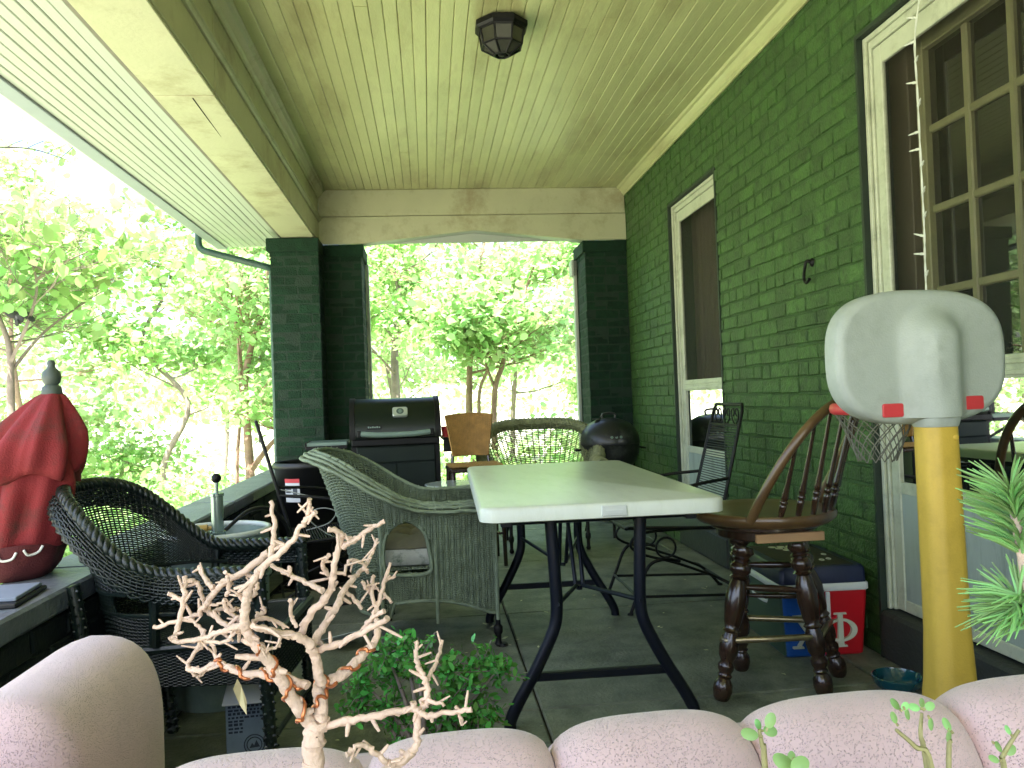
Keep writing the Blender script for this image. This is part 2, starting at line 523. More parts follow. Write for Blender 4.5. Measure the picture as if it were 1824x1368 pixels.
# inner french door with muntins behind the near storm door
cols = [2.20, 2.42, 2.642, 2.865]
rowsz = [.50, .807, 1.115, 1.425, 1.735, 2.04, 2.345]
fd = MB(); xa, xb = 1.918, 1.952
fd.box(xa - .01, xb, 2.865, 2.915, .20, 2.44, c=.004); fd.box(xa - .01, xb, 2.12, 2.20, .20, 2.44, c=.004)
fd.box(xa - .009, xb, 2.201, 2.864, 2.345, 2.44, c=.004); fd.box(xa - .009, xb, 2.201, 2.864, .20, .50, c=.004)
idr = fd.build("inner_door", m_olive, hw, world=True)
for y in cols[1:-1]:
    w = .016
    q = MB(); q.box(xa, xb - .006, y - w, y + w, .501, 2.344, c=.006)
    q.build("muntin", m_olive, idr).matrix_local = Matrix.Translation(-Vector(hw.location))
for z in rowsz[1:-1]:
    q = MB(); q.box(xa + .003, xb - .009, 2.201, 2.864, z - .015, z + .015, c=.006)
    q.build("muntin", m_olive, idr).matrix_local = Matrix.Translation(-Vector(hw.location))
for i in range(len(cols) - 1):
    for j in range(len(rowsz) - 1):
        q = MB(); xg = xa + .018
        q.add([(xg, cols[i], rowsz[j]), (xg, cols[i + 1], rowsz[j]), (xg, cols[i + 1], rowsz[j + 1]), (xg, cols[i], rowsz[j + 1])], [(0, 1, 2, 3)])
        q.build("pane", m_pane, idr, smooth=0, recalc=False).matrix_local = Matrix.Translation(-Vector(hw.location))
q = MB(); q.box(xa - .04, xb + .03, 2.916, 3.036, .2, 2.44, c=.004); q.build("jamb", mk("brown_jamb", (.06, .045, .025), .6, .2, 6), hw, world=True)
# curtain behind the far door
rows = []
for k in range(2):
    row = []
    for i in range(90):
        y = 4.70 + .90 * i / 89
        row.append((1.935 + .018 * math.sin(i * .62) + .008 * math.sin(i * 1.7), y, .22 + k * 2.15))
    rows.append(row)
q = MB(); q.grid(rows); q.build("curtain", m_curtain, hw, world=True, smooth=180, recalc=False)
# the room behind, closed, with one window of daylight on its far side
rm = MB()
rm.box(2.03, 5.1, .2, 8.4, -.02, .02); rm.box(2.03, 5.1, .2, 8.4, 2.9, 2.95)
rm.box(2.03, 5.1, .15, .2, -.02, 2.95); rm.box(2.03, 5.1, 8.4, 8.45, -.02, 2.95); rm.box(2.022, 2.029, 7.28, 8.45, -.02, 2.95)
rm.box(5.1, 5.15, .15, 6.98, -.02, 2.95); rm.box(5.1, 5.15, 7.72, 8.45, -.02, 2.95)
rm.box(5.1, 5.15, 6.98, 7.72, -.02, 1.72); rm.box(5.1, 5.15, 6.98, 7.72, 2.32, 2.95)
rm.build("room", m_room, hw, world=True, smooth=0)
wf = MB()
wf.box(5.09, 5.13, 7.32, 7.36, 1.725, 2.315); wf.box(5.092, 5.128, 6.985, 7.715, 2.0, 2.03)
wf.build("window", m_olive, hw, world=True)
# crown moulding along the house wall and back beam pieces belong to the roof
rf = thing("porch_roof", "cream painted porch roof with board ceiling, beams and soffit", "porch roof", (.47, 3.4, 2.43))
b = MB(); b.box(-1.76, 2.3, Y0 - .05, 7.40, 2.925, 3.06)
b.build("roof_deck", m_dark, rf, world=True)
b = MB(); b.box(LX - .02, WX, Y0, BY, 2.896, 2.912)
ceil = b.build("ceiling", m_dark, rf, world=True)
off = Matrix.Translation(-Vector(rf.location))
nb = 40; bw = (WX - LX) / nb
bmesh_cache = {}
def board_mesh(w, th, c, mat):
    key = (w, th, c, mat.name)
    if key not in bmesh_cache:
        q = MB()
        poly = [(-w / 2, th), (-w / 2, c), (-w / 2 + c, 0), (w / 2 - c, 0), (w / 2, c), (w / 2, th)]
        q.prism(poly, lambda u, v, t: (u, t, v), 0, 1)
        me = bpy.data.meshes.new("board"); me.from_pydata(q.v, [], q.f)
        bm = bmesh.new(); bm.from_mesh(me); bmesh.ops.recalc_face_normals(bm, faces=bm.faces); bm.to_mesh(me); bm.free()
        me.materials.append(mat); bmesh_cache[key] = me
    return bmesh_cache[key]
def lay_boards(parent, x0, n, w, z, ya, yb, mat, joints, c=.0032, gap=.002):
    r2 = random.Random(n)
    for i in range(n):
        cuts = [ya] + sorted(r2.uniform(ya + .6, yb - .6) for _ in range(joints if r2.random() < .8 else max(0, joints - 1))) + [yb]
        for k in range(len(cuts) - 1):
            o = link("board", board_mesh(w - gap, .014, c, mat), parent)
            o.matrix_local = off @ Matrix.Translation((x0 + (i + .5) * w + r2.uniform(-.0006, .0006), cuts[k] + (.0012 if k else 0), z + r2.uniform(-.0012, .0012))) @ Matrix.Diagonal((1, cuts[k + 1] - cuts[k] - .0024, 1, 1))
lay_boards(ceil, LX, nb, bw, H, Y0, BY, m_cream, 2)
# left beam: boards, trim, bottom
BB = 2.423
b = MB()
b.box(-1.127, LX - .012, Y0, 7.0, BB + .012, 2.90)
bl = b.build("beam", m_beam, rf, world=True)
for (ya, yb) in ((Y0, -.4), (-.394, 3.54), (3.549, BY)):
    q = MB(); q.box(-1.125, LX, ya, yb, BB, BB + .016, c=.003); q.build("beam_board", m_beam, bl).matrix_local = off
    q = MB(); q.box(LX - .011, LX + .004, ya, yb, BB + .017, BB + .185, c=.003); q.build("beam_board", m_beam, bl).matrix_local = off
    q = MB(); q.box(LX - .011, LX + .001, ya, yb, BB + .226, H - .075, c=.003); q.build("beam_board", m_beam, bl).matrix_local = off
def moulding(name, poly, fn, a, c, mat, parent=None):
    q = MB(); q.prism(poly, fn, a, c)
    o = q.build(name, mat, parent or rf, smooth=25)
    o.matrix_local = off
    return o
mid = [(0, 0), (.012, .002), (.02, .010), (.02, .018), (.028, .022), (.028, .032), (.012, .040), (0, .040)]
moulding("beam_trim", mid, lambda u, v, t: (LX + .002 + u, t, BB + .186 + v), Y0, BY, m_beam, bl)
crown = [(0, -.075), (.010, -.075), (.014, -.062), (.024, -.055), (.030, -.040), (.046, -.020), (.060, -.014), (.064, -.006), (.068, -.001), (0, -.001)]
moulding("crown_moulding", crown, lambda u, v, t: (LX + u, t, H + v), Y0, BY, m_beam)
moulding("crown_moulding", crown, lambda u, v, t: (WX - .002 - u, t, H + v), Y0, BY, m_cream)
# back beam: upper board, lower board with a shallow gable cut, lit soffit behind
q = MB(); q.box(LX, WX, BY + .018, BY + .125, 2.58, 2.91)
bb = q.build("beam", m_beam, rf, world=True)
q = MB(); q.box(LX + .002, WX - .002, BY - .004, BY + .0175, 2.655, H - .002, c=.003); q.build("beam_board", m_beam, bb).matrix_local = off
OX0, OX1, OXM = -.525, 1.38, .43
poly = [(LX + .002, BB), (OX0, BB), (OXM, BB + .10), (OX1, BB), (WX - .002, BB), (WX - .002, 2.648), (LX + .002, 2.648)]
q = MB(); q.prism(poly, lambda u, v, t: (u, t, v), BY - .012, BY + .017); q.build("beam_board", m_beam, bb, smooth=20).matrix_local = off
poly = [(OX0 + .001, BB), (OXM, BB + .101), (OX1 - .001, BB), (OX1 - .001, BB + .022), (OXM, BB + .123), (OX0 + .001, BB + .022)]
q = MB(); q.prism(poly, lambda u, v, t: (u, t, v), BY + .018, BY + .13); q.build("arch_lining", m_soffit, bb, smooth=20).matrix_local = off
q = MB(); q.box(OX0 + .002, OX1 - .002, BY + .131, BY + .16, 2.447, 2.92, c=.003); q.build("beam_board", m_soffit, bb).matrix_local = off
# soffit, fascia, gutter
SO = -1.755
q = MB(); q.box(SO, -1.131, Y0, 7.2, 2.494, 2.514)
sf = q.build("soffit", m_dark, rf, world=True)
lay_boards(sf, SO, 12, (-1.131 - SO) / 12, 2.480, Y0, 7.2, m_soffit, 0, c=.004, gap=.002)
q = MB(); q.box(SO - .030, SO + .055, Y0, 7.22, 2.466, 2.4795, c=.003); q.build("soffit_trim", mk("pale_blue_trim", (.27, .31, .34), .45, .06), rf, world=True)
q = MB(); q.box(-1.165, -1.128, Y0, 7.2, 2.446, 2.4795, c=.012); q.build("soffit_trim", mk("dark_grey_trim", (.16, .155, .12), .7, .2, 6), rf, world=True)  # dark grey strip between the beam bottom and the soffit boards
q = MB()
q.tube([(-.968, 3.57, BB - .0003), (-.972, 3.8, BB - .0003), (-.976, 4.08, BB - .0003)], [.0035, .003, .0008], 4); q.build("beam_crack", m_dark, bl).matrix_local = off
q = MB(); q.box(SO - .026, SO - .002, Y0, 7.22, 2.48, 2.66, c=.003); q.build("fascia", m_soffit, rf, world=True)
gp = [(0, .10), (0, 0), (.02, -.012), (.075, -.012), (.10, .03), (.10, .10), (.094, .10), (.094, .033), (.072, -.006), (.022, -.006), (.006, .004), (.006, .10)]
m_gut = mk("pale_gutter_metal", (.55, .58, .58), .4, .08, 5)
moulding("gutter", gp, lambda u, v, t: (SO - .028 - u, t, 2.53 + v), Y0, 7.22, m_gut)

# downspout
ds = MB()
ds.tube(smoothpath([(-1.83, 6.80, 2.52), (-1.83, 6.80, 2.43), (-1.80, 6.80, 2.385), (-1.73, 6.80, 2.36), (-1.33, 6.84, 2.25), (-1.27, 6.88, 2.22), (-1.27, 6.89, 2.12)], 6), .028, 12)
ds.tube([(-1.27, 6.89, 2.13), (-1.27, 6.89, -.5)], .028, 12)
tag(ds.build("downspout", m_downspout), "dark green round downspout running from the gutter to the corner pillar", "downspout")

# pillars -------------------------------------------------------------------
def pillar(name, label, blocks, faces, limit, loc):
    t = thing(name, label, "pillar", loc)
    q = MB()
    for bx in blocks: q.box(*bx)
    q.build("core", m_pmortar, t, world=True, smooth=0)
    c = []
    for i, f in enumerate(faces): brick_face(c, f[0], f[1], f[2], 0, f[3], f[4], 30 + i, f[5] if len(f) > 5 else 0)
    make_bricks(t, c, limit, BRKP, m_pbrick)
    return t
zt = BB - .004
e = .0032
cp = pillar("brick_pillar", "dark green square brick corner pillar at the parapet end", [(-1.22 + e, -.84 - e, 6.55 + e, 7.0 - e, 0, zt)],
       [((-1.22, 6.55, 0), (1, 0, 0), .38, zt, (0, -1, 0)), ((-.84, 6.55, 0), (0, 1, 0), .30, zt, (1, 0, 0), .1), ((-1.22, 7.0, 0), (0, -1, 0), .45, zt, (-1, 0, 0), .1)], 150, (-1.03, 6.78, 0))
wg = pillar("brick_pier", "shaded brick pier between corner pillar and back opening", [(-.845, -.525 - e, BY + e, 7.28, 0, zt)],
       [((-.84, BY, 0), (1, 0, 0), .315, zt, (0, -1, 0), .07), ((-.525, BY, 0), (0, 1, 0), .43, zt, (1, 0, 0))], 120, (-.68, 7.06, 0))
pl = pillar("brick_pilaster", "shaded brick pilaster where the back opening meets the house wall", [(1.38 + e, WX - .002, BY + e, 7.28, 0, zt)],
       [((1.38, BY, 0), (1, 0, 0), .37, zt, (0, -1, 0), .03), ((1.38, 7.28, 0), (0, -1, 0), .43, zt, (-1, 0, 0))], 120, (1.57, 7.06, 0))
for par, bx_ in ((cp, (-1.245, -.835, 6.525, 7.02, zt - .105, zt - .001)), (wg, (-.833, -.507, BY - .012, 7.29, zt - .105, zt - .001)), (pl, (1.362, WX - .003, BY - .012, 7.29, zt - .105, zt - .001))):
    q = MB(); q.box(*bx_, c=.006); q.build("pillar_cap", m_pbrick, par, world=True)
# pale corner strips on the opening's jambs
for nm, xx, par in (("jamb_trim", -.524, wg), ("jamb_trim", 1.352, pl)):
    q = MB(); q.box(xx, xx + .027, 7.23, 7.31, .55, zt - .108, c=.003); q.build(nm, m_soffit, par, world=True)
q = MB(); q.box(1.325, 1.351, 7.19, 7.32, zt - .25, zt - .108, c=.004); q.build("bracket", m_soffit, pl, world=True)

# parapets ------------------------------------------------------------------
pp = thing("parapet", "low dark parapet with grey coping along the open side of the porch", "parapet", (-1.17, 3.1, 0))
q = MB(); q.box(PX0 + .02, PX1 - .03, Y0, 6.549, -.6, .535); q.build("parapet_body", m_parapet, pp, world=True)
c = []; brick_face(c, (PX1 - .02, Y0, 0), (0, 1, 0), 6.549 - Y0, 0, .53, (1, 0, 0), 71)
L = pp.location; q = MB()
for cc in c:
    m = Matrix(((cc[1].x, cc[2].x, 0, cc[0].x), (cc[1].y, cc[2].y, 0, cc[0].y), (0, 0, 1, cc[0].z), (0, 0, 0, 1))) @ Matrix.Diagonal((cc[3] / .2, 1, cc[4] / .065, 1))
    q.add([m @ v.co - L for v in BRK[cc[5]].vertices], [tuple(p.vertices) for p in BRK[cc[5]].polygons])
tag(q.build("brick_field", m_parapet, pp, smooth=0), kind="stuff")
for k in range(6):
    ya = Y0 + k * 1.6268; q = MB(); q.box(PX0, PX1, ya + .002, min(ya + 1.622, 6.546), .536, .60, c=.008)
    q.build("coping_slab", m_coping, pp, world=True)

# ================================================================== furniture and things on the porch
def rrect(hx, hy, r, n=6):
    out = []
    for (cx, cy, a0) in ((hx - r, hy - r, 0), (-hx + r, hy - r, 90), (-hx + r, -hy + r, 180), (hx - r, -hy + r, 270)):
        for k in range(n + 1):
            a = R(a0 + 90 * k / n); out.append((cx + r * math.cos(a), cy + r * math.sin(a)))
    return out
def loft(mb, sections, mi=0):
    """closed outlines of equal length stacked; caps both ends"""
    n = len(sections[0]); vs = [p for s in sections for p in s]; fs = []
    for i in range(len(sections) - 1):
        for j in range(n):
            j2 = (j + 1) % n; fs.append((i * n + j, i * n + j2, (i + 1) * n + j2, (i + 1) * n + j))
    fs.append(tuple(range(n - 1, -1, -1))); fs.append(tuple((len(sections) - 1) * n + j for j in range(n)))
    mb.add(vs, fs, mi)

# ---- ceiling lantern --------------------------------------------------------
cl = thing("ceiling_light", "black octagonal caged flush lantern on the board ceiling", "lamp", (.405, 3.81, H))
def octring(r, z, rot=22.5): return [Vector((r * math.cos(R(rot + 45 * k)), r * math.sin(R(rot + 45 * k)), z)) for k in range(8)]
q = MB(); loft(q, [octring(.115, -.001), octring(.132, -.012), octring(.132, -.034), octring(.122, -.045), octring(.112, -.046)])
q.build("lamp_base", m_black, cl, smooth=25)
T, M2, B2 = octring(.112, -.047), octring(.100, -.118), octring(.038, -.158)
q = MB()
for k in range(8):
    q.tube([T[k], M2[k], B2[k]], .0055, 5); q.tube([M2[k], M2[(k + 1) % 8]], .0055, 5); q.tube([B2[k], B2[(k + 1) % 8]], .005, 5); q.tube([T[k], T[(k + 1) % 8]], .006, 5)
q.lathe([(.012, -.163), (.02, -.158), (.02, -.150)], n=10)
q.build("lamp_cage", m_black, cl)
m_frost = mk("grey_seeded_glass", (.045, .045, .034), .25, .2, 20)
sc_ = .985
for A_, B_ in ((T, M2), (M2, B2)):
    for k in range(8):
        q = MB(); q.add([Vector((p.x * sc_, p.y * sc_, p.z)) for p in (A_[k], A_[(k + 1) % 8], B_[(k + 1) % 8], B_[k])], [(0, 1, 2, 3)])
        q.build("pane", m_frost, cl, smooth=0, recalc=False)

# ---- folding table ----------------------------------------------------------
tb = thing("folding_table", "white plastic folding table on navy metal wishbone legs", "table", (.547, 3.255, 0), R(-1.3))
q = MB(); hx_, hy_ = .388, .80
secs = [[(x, y, .697) for x, y in rrect(hx_ - .006, hy_ - .006, .05)], [(x, y, .700) for x, y in rrect(hx_, hy_, .055)], [(x, y, .735) for x, y in rrect(hx_, hy_, .055)],
        [(x, y, .742) for x, y in rrect(hx_ - .003, hy_ - .003, .053)], [(x, y, .745) for x, y in rrect(hx_ - .010, hy_ - .010, .048)]]
loft(q, secs); q.build("tabletop", m_plastic, tb, smooth=50)
q = MB(); q.box(-.012, .068, -hy_ - .006, -hy_ + .01, .704, .738, c=.003); q.box(.0, .056, -hy_ - .008, -hy_ - .0062, .712, .724, c=.001)
q.build("latch", mk("latch_plastic", (.62, .65, .62), .4, .05), tb)
q = MB()
for x in (-.30, .30): q.box(x - .018, x + .018, -.70, .70, .668, .696, c=.003)
q.build("side_rail", m_navy, tb)
def wish(yc, par):
    q = MB()
    q.tube([(-.31, yc, .676), (.31, yc, .676)], .014, 10)
    fr_ = q.build("leg_frame", m_navy, par)
    for s in (-1, 1):
        q = MB()
        pts = smoothpath([(s * .15, yc, .67), (s * .142, yc, .50), (s * .14, yc, .38), (s * .155, yc - .003, .31), (s * .215, yc - .004, .19), (s * .275, yc - .004, .09), (s * .305, yc - .004, .03), (s * .308, yc - .004, .0)], 5)
        q.tube(pts, .0205, 12); q.build("leg", m_navy, par)
    q = MB(); q.box(-.235, .235, yc - .011, yc + .011, .150, .178, c=.004); q.build("crossbar", m_navy, par)
    return fr_
wish(-.62, tb); wish(.66, tb)
for s in (-1, 1):
    q = MB()
    for t in (-1, 1): q.tube([(t * .14, s * .64, .40), (t * .012, s * .22, .36)], .008, 8)
    q.tube([(0, s * .22, .36), (0, s * .22, .345)], .012, 8)
    for t in (-1, 1): q.tube([(t * .014, s * .22, .36), (t * .02, s * .06, .672)], .008, 8)
    q.build("brace", m_navy, tb)

# ---- bar stool ---------------------------------------------------------------
m_stool = mk("dark_walnut_varnish", (.034, .016, .008), .25, .35, 10, .05, 80, coat=.5, stretch=(1, 1, .25))
m_oak = mk("worn_oak_seat", (.11, .062, .024), .32, .25, 9, .06, 60, coat=.3, c2=(.07, .03, .014), c2amt=.7, c2scale=6)
stl = thing("bar_stool", "brown wooden bow-back swivel bar stool with turned legs", "stool", (1.20, 2.85, 0))
SH = .648
# seat (slightly saddled disc)
q = MB(); n = 40
q.lathe([(.0, SH - .050), (.20, SH - .050), (.232, SH - .044), (.252, SH - .026), (.254, SH - .012), (.248, SH - .002), (.232, SH), (.18, SH - .006), (.08, SH - .010), (0, SH - .010)], n=n)
q.build("seat", m_oak, stl, smooth=40)
q = MB(); q.lathe([(.0, SH - .066), (.19, SH - .066), (.195, SH - .060), (.195, SH - .0505), (0, SH - .0505)], n=28)
q.lathe([(.0, SH - .10), (.165, SH - .10), (.17, SH - .095), (.17, SH - .0665), (0, SH - .0665)], n=28); q.build("swivel_plate", m_stool, stl)
dpos = Vector((.02, -.205, 0))
q = MB(); q.box(-.115, .125, -.214, -.196, SH - .092, SH - .062, c=.002); q.build("wood_strip", mk("raw_wood_strip", (.36, .21, .10), .6, .2, 12, stretch=(.3, 1, 1)), stl)
legprof = [(.020, 0), (.026, .012), (.031, .04), (.029, .065), (.019, .085), (.024, .095), (.019, .105), (.025, .120), (.026, .135), (.019, .150), (.028, .17), (.031, .20), (.028, .235), (.022, .26), (.029, .268), (.022, .278), (.027, .30), (.033, .36), (.034, .40), (.027, .445), (.021, .465), (.032, .475), (.024, .485), (.033, .500), (.033, .520), (.022, .537), (.030, .545), (.022, .553), (.036, .575), (.030, .595)]
feet = [(-.225, -.105), (.140, -.135), (.285, .035), (-.040, .175)]
tops = [(-.105, -.075), (.085, -.085), (.135, .03), (-.06, .085)]
feet = [Vector((x, y, 0)) for x, y in feet]; tops = [Vector((x, y, .54)) for x, y in tops]
for f, t in zip(feet, tops):
    ax = (t - f).normalized(); qd = Vector((0, 0, 1)).rotation_difference(ax)
    m = Matrix.Translation(f) @ qd.to_matrix().to_4x4()
    q = MB(); q.lathe([(r_, z_ * .90) for r_, z_ in [(a * 1.10, b__) for a, b__ in legprof]], n=14, m=m); q.build("leg", m_stool, stl, smooth=60)
def lp(i, z): return feet[i].lerp(tops[i], z / .54)
def rung(i, j, z1, z2, r=.011):
    a, b_ = lp(i, z1), lp(j, z2)
    q = MB(); q.tube([a.lerp(b_, t) for t in (0, .12, .3, .5, .7, .88, 1)], [r * .7, r * .8, r * 1.1, r * 1.25, r * 1.1, r * .8, r * .7], 10); q.build("rung", m_stool, stl, smooth=60)
rung(0, 3, .34, .36); rung(1, 2, .40, .36); rung(0, 1, .385, .36); rung(3, 2, .42, .42); rung(3, 2, .30, .30, .009)
m_brass = mk("worn_brass_bar", (.34, .28, .17), .3, .3, 15, metal=.85)
ring = [lp(i, .205) * 1.0 for i in range(4)]
cen = sum(ring, Vector()) / 4
ring = [cen + (p - cen) * 1.16 for p in ring]
q = MB(); pts = []
for i in range(4):
    a, b_ = ring[i], ring[(i + 1) % 4]
    pts += [a.lerp(b_, .04), a.lerp(b_, .5), a.lerp(b_, .96)]
q.tube(pts, .012, 8, closed=True); q.build("foot_rail", m_brass, stl, smooth=60)
# bow back on the near right rim of the seat
face = Vector((.59, -.81, 0)).normalized(); side = Vector((.81, .59, 0)).normalized()
def rimpt(a):   # a in -1..1 along the back edge of the seat
    th = a * R(68); return face * (.232 * math.cos(th)) + side * (.232 * math.sin(th)) + Vector((0, 0, SH - .012))
def bowpt(a):   # the bent bow
    t = a * math.pi / 2
    x = .245 * math.copysign(abs(math.sin(t)) ** .85, a); z = .40 * math.cos(t) ** .75
    p0 = rimpt(math.copysign(1, a)) if abs(a) == 1 else None
    lean = .10 + .36 * z + .02
    base = face * (.232 * math.cos(R(68)) + .0)
    bulge = .232 * (math.cos(R(68) * a) - math.cos(R(68)))
    return base + face * (bulge * .55 + .40 * z) + side * x * .93 + Vector((0, 0, SH - .02 + z))
q = MB(); q.tube([bowpt(-1 + 2 * k / 36) for k in range(37)], .0165, 10); q.build("bow", m_oak, stl, smooth=60)
for k in range(7):
    a = -.72 + 1.44 * k / 6
    p = rimpt(a * .93); ab = a * .80; top = bowpt(ab)
    q = MB()
    prof = [(0, .0085), (.05, .010), (.16, .0125), (.19, .0125), (.20, .008), (.215, .0135), (.235, .0135), (.25, .008), (.265, .0125), (.29, .012), (.40, .0095), (.7, .0075), (1, .006)]
    q.tube([p.lerp(top, t) for t, r_ in prof], [r_ for t, r_ in prof], 8); q.build("spindle", m_stool, stl, smooth=60)

# ---- toy basketball hoop ---------------------------------------------------------
m_board = mk("weathered_grey_plastic", (.40, .44, .405), .5, .08, 5, .15, 220, c2=(.28, .31, .27), c2amt=.45, c2scale=11)
m_yellow = mk("yellow_plastic", (.62, .42, .065), .45, .06, 5, .12, 200, c2=(.40, .26, .04), c2amt=.4, c2scale=9)
m_red = mk("red_plastic", (.62, .05, .06), .4, .1, 8)
hp = thing("basketball_hoop", "toy basketball hoop with grey backboard on a yellow post", "hoop", (1.312, 2.05, 0), R(3))
BZ = 1.150; bw_, bh_ = .250, .180
def sup(a, e_=2.9):
    c_, s_ = math.cos(a), math.sin(a)
    return math.copysign(abs(c_) ** (2 / e_), c_), math.copysign(abs(s_) ** (2 / e_), s_)
def bumpf(x, z):
    # raised socket: rounded top, runs off the lower edge
    zz = z - .045
    w = .072 if zz < 0 else .072
    d = math.sqrt((x - .022) ** 2 + max(0, zz) ** 2 * 1.0) / w
    return .060 * float(1 - sstep(.30, 1.45, d)) * (1 - .28 * float(sstep(-.02, .12, zz)))
q = MB(); n = 96; rows = []
for (sx, yy, bmp) in [(1.0, .03, 0), (1.0, -.012, 0), (.985, -.026, 0), (.955, -.032, 1)] + [(.955 * (1 - k / 16), -.032, 1) for k in range(1, 16)]:
    row = []
    for k in range(n):
        a = 2 * math.pi * k / n; u, v = sup(a)
        x, z = u * bw_ * sx, v * bh_ * sx
        if sx >= .95:
            x = u * (bw_ - (1 - sx) * .4); z = v * (bh_ - (1 - sx) * .4)
        row.append((x, yy - (bumpf(x, z) if bmp else 0), BZ + z))
    rows.append(row)
q.grid(rows, closed_u=True)
o = len(q.v) - n; q.f.append(tuple(o + k for k in range(n))); q.mi.append(0)
q.f.append(tuple(range(n))); q.mi.append(0)
q.build("backboard", m_board, hp, smooth=50)
# socket collar under the board
q = MB(); secs = []
for z, hxs, hys in ((BZ - .187, .0505, .047), (BZ - .182, .052, .049), (BZ - .165, .056, .052), (BZ - .12, .058, .054)):
    secs.append([(.022 + x, -.032 + y, z) for x, y in rrect(hxs, hys, .036)])
loft(q, secs); q.build("socket_collar", m_board, hp, smooth=50)
q = MB(); secs = []
for z, hxs, hys in ((.05, .075, .07), (.12, .069, .064), (.20, .067, .058), (.30, .058, .052), (.42, .0535, .048), (.6, .052, .047), (.8, .0505, .047), (BZ - .1875, .0495, .046)):
    secs.append([(.022 + .012 * (1 - z) + x, -.032 + y, z) for x, y in rrect(hxs, hys, .036)])
loft(q, secs); q.build("post", m_yellow, hp, smooth=50)
q = MB(); q.lathe([(0, 0), (.009, 0), (.007, .003), (0, .004)], n=10, m=Matrix.Translation((.046, -.0765, BZ - .215)) @ Matrix.Rotation(R(90), 4, 'X')); q.build("rivet", m_yellow, hp)
q = MB(); loft(q, [[(x, y, z) for x, y in rrect(a, b_, .10)] for z, a, b_ in ((0, .24, .26), (.02, .25, .27), (.06, .24, .26), (.09, .16, .17), (.11, .10, .09))]); q.build("base_tank", mk("black_plastic_base", (.02, .02, .022), .5, .2), hp, smooth=50)
for xx, zz in ((-.100, -.140), (.136, -.128)):
    q = MB(); loft(q, [[(xx + x, yy, BZ + zz + z) for x, z in rrect(.030 - s, .018 - s, .006, 3)] for yy, s in ((-.031, 0), (-.0352, 0), (-.0365, .0015))]); q.build("red_plug", m_red, hp)
RC = Vector((-.008, .185, 1.012)); rr = .116
q = MB(); q.tube([RC + Vector((rr * math.cos(2 * math.pi * k / 32), rr * math.sin(2 * math.pi * k / 32), 0)) for k in range(32)], .011, 8, closed=True, flat=1.5)
q.box(-.058, .042, .031, .085, 1.0, 1.024, c=.004); q.build("rim", m_red, hp, smooth=60)
q = MB(); nn = 14; lev = 6
def netp(i, l): 
    a = 2 * math.pi * (i + .5 * (l % 2)) / nn; r_ = rr * (1 - .55 * (l / lev) ** .8)
    return RC + Vector((r_ * math.cos(a), r_ * math.sin(a), -.008 - .024 * l - .006 * random.Random(i * 7 + l).random()))
for l in range(lev):
    for i in range(nn):
        j = i if l % 2 == 0 else i + 1
        for tgt in ((j - 1 if l % 2 == 0 else i), (j if l % 2 == 0 else i + 1)):
            q.tube([netp(i, l), netp(tgt, l + 1)], .0017, 4, caps=False)
q.build("net", mk("grey_net_cord", (.16, .16, .13), .9, .3), hp)

# ---- cooler ------------------------------------------------------------------
def cooler_mat():
    m = bpy.data.materials.new("cooler_paint"); m.use_nodes = True
    N = m.node_tree.nodes; Lk = m.node_tree.links; p = N["Principled BSDF"]; p.inputs["Roughness"].default_value = .3
    tc = N.new("ShaderNodeTexCoord"); sp = N.new("ShaderNodeSeparateXYZ"); Lk.new(tc.outputs["Object"], sp.inputs[0])
    def gt(v):
        g = N.new("ShaderNodeMath"); g.operation = 'GREATER_THAN'; g.inputs[1].default_value = v; Lk.new(sp.outputs[0], g.inputs[0]); return g.outputs[0]
    m1 = N.new("ShaderNodeMix"); m1.data_type = 'RGBA'; m1.inputs["A"].default_value = (.015, .10, .40, 1); m1.inputs["B"].default_value = (.55, .012, .02, 1)
    Lk.new(gt(.0), m1.inputs["Factor"])
    m2 = N.new("ShaderNodeMix"); m2.data_type = 'RGBA'; m2.inputs["A"].default_value = (.05, .09, .06, 1)
    ge = N.new("ShaderNodeNewGeometry"); s2 = N.new("ShaderNodeSeparateXYZ"); Lk.new(ge.outputs["Normal"], s2.inputs[0]); g2 = N.new("ShaderNodeMath"); g2.operation = 'GREATER_THAN'; g2.inputs[1].default_value = -.7; Lk.new(s2.outputs[0], g2.inputs[0]); Lk.new(g2.outputs[0], m2.inputs["Factor"]); Lk.new(m1.outputs["Result"], m2.inputs["B"]); Lk.new(m2.outputs["Result"], p.inputs["Base Color"])
    return m
ck = thing("cooler", "painted picnic cooler, blue and red with white letters, behind the stool", "cooler", (1.556, 3.345, 0), R(-3))
q = MB()
def csec(z, ix, iy): return [(x, y, z) for x, y in rrect(.178 - ix, .25 - iy, .02, 4)]
loft(q, [csec(0, .022, .02), csec(.006, .016, .014), csec(.24, 0, 0), csec(.262, 0, 0)])
q.build("cooler_body", cooler_mat(), ck, smooth=40)
m_wband = mk("white_cooler_plastic", (.72, .75, .72), .4, .06)
q = MB(); loft(q, [csec(.262, -.004, -.004), csec(.266, -.007, -.007), csec(.288, -.007, -.007), csec(.292, -.004, -.004)]); q.build("white_band", m_wband, ck, smooth=40)
m_lid = mk("dark_blue_lid", (.012, .018, .055), .35, .2, 9)
q = MB(); loft(q, [csec(.2925, 0, 0), csec(.345, .002, .002), csec(.358, .010, .010), csec(.360, .018, .018)]); q.build("lid", m_lid, ck, smooth=40)
q = MB(); q.box(-.134, .134, -.226, .226, .3602, .362); q.build("lid_panel", mk("dark_painted_board", (.035, .028, .018), .55, .3, 9), ck)
m_pale = mk("pale_paint", (.62, .64, .50), .6, .1)
for r_ in range(4):
    for k in range(4 - r_):
        q = MB(); q.lathe([(.017, .3622), (.017, .3640), (0, .3642)], c=(.01 + (k - (3 - r_) / 2) * .040, .17 - r_ * .036, 0), n=14); q.build("painted_disc", m_pale, ck)
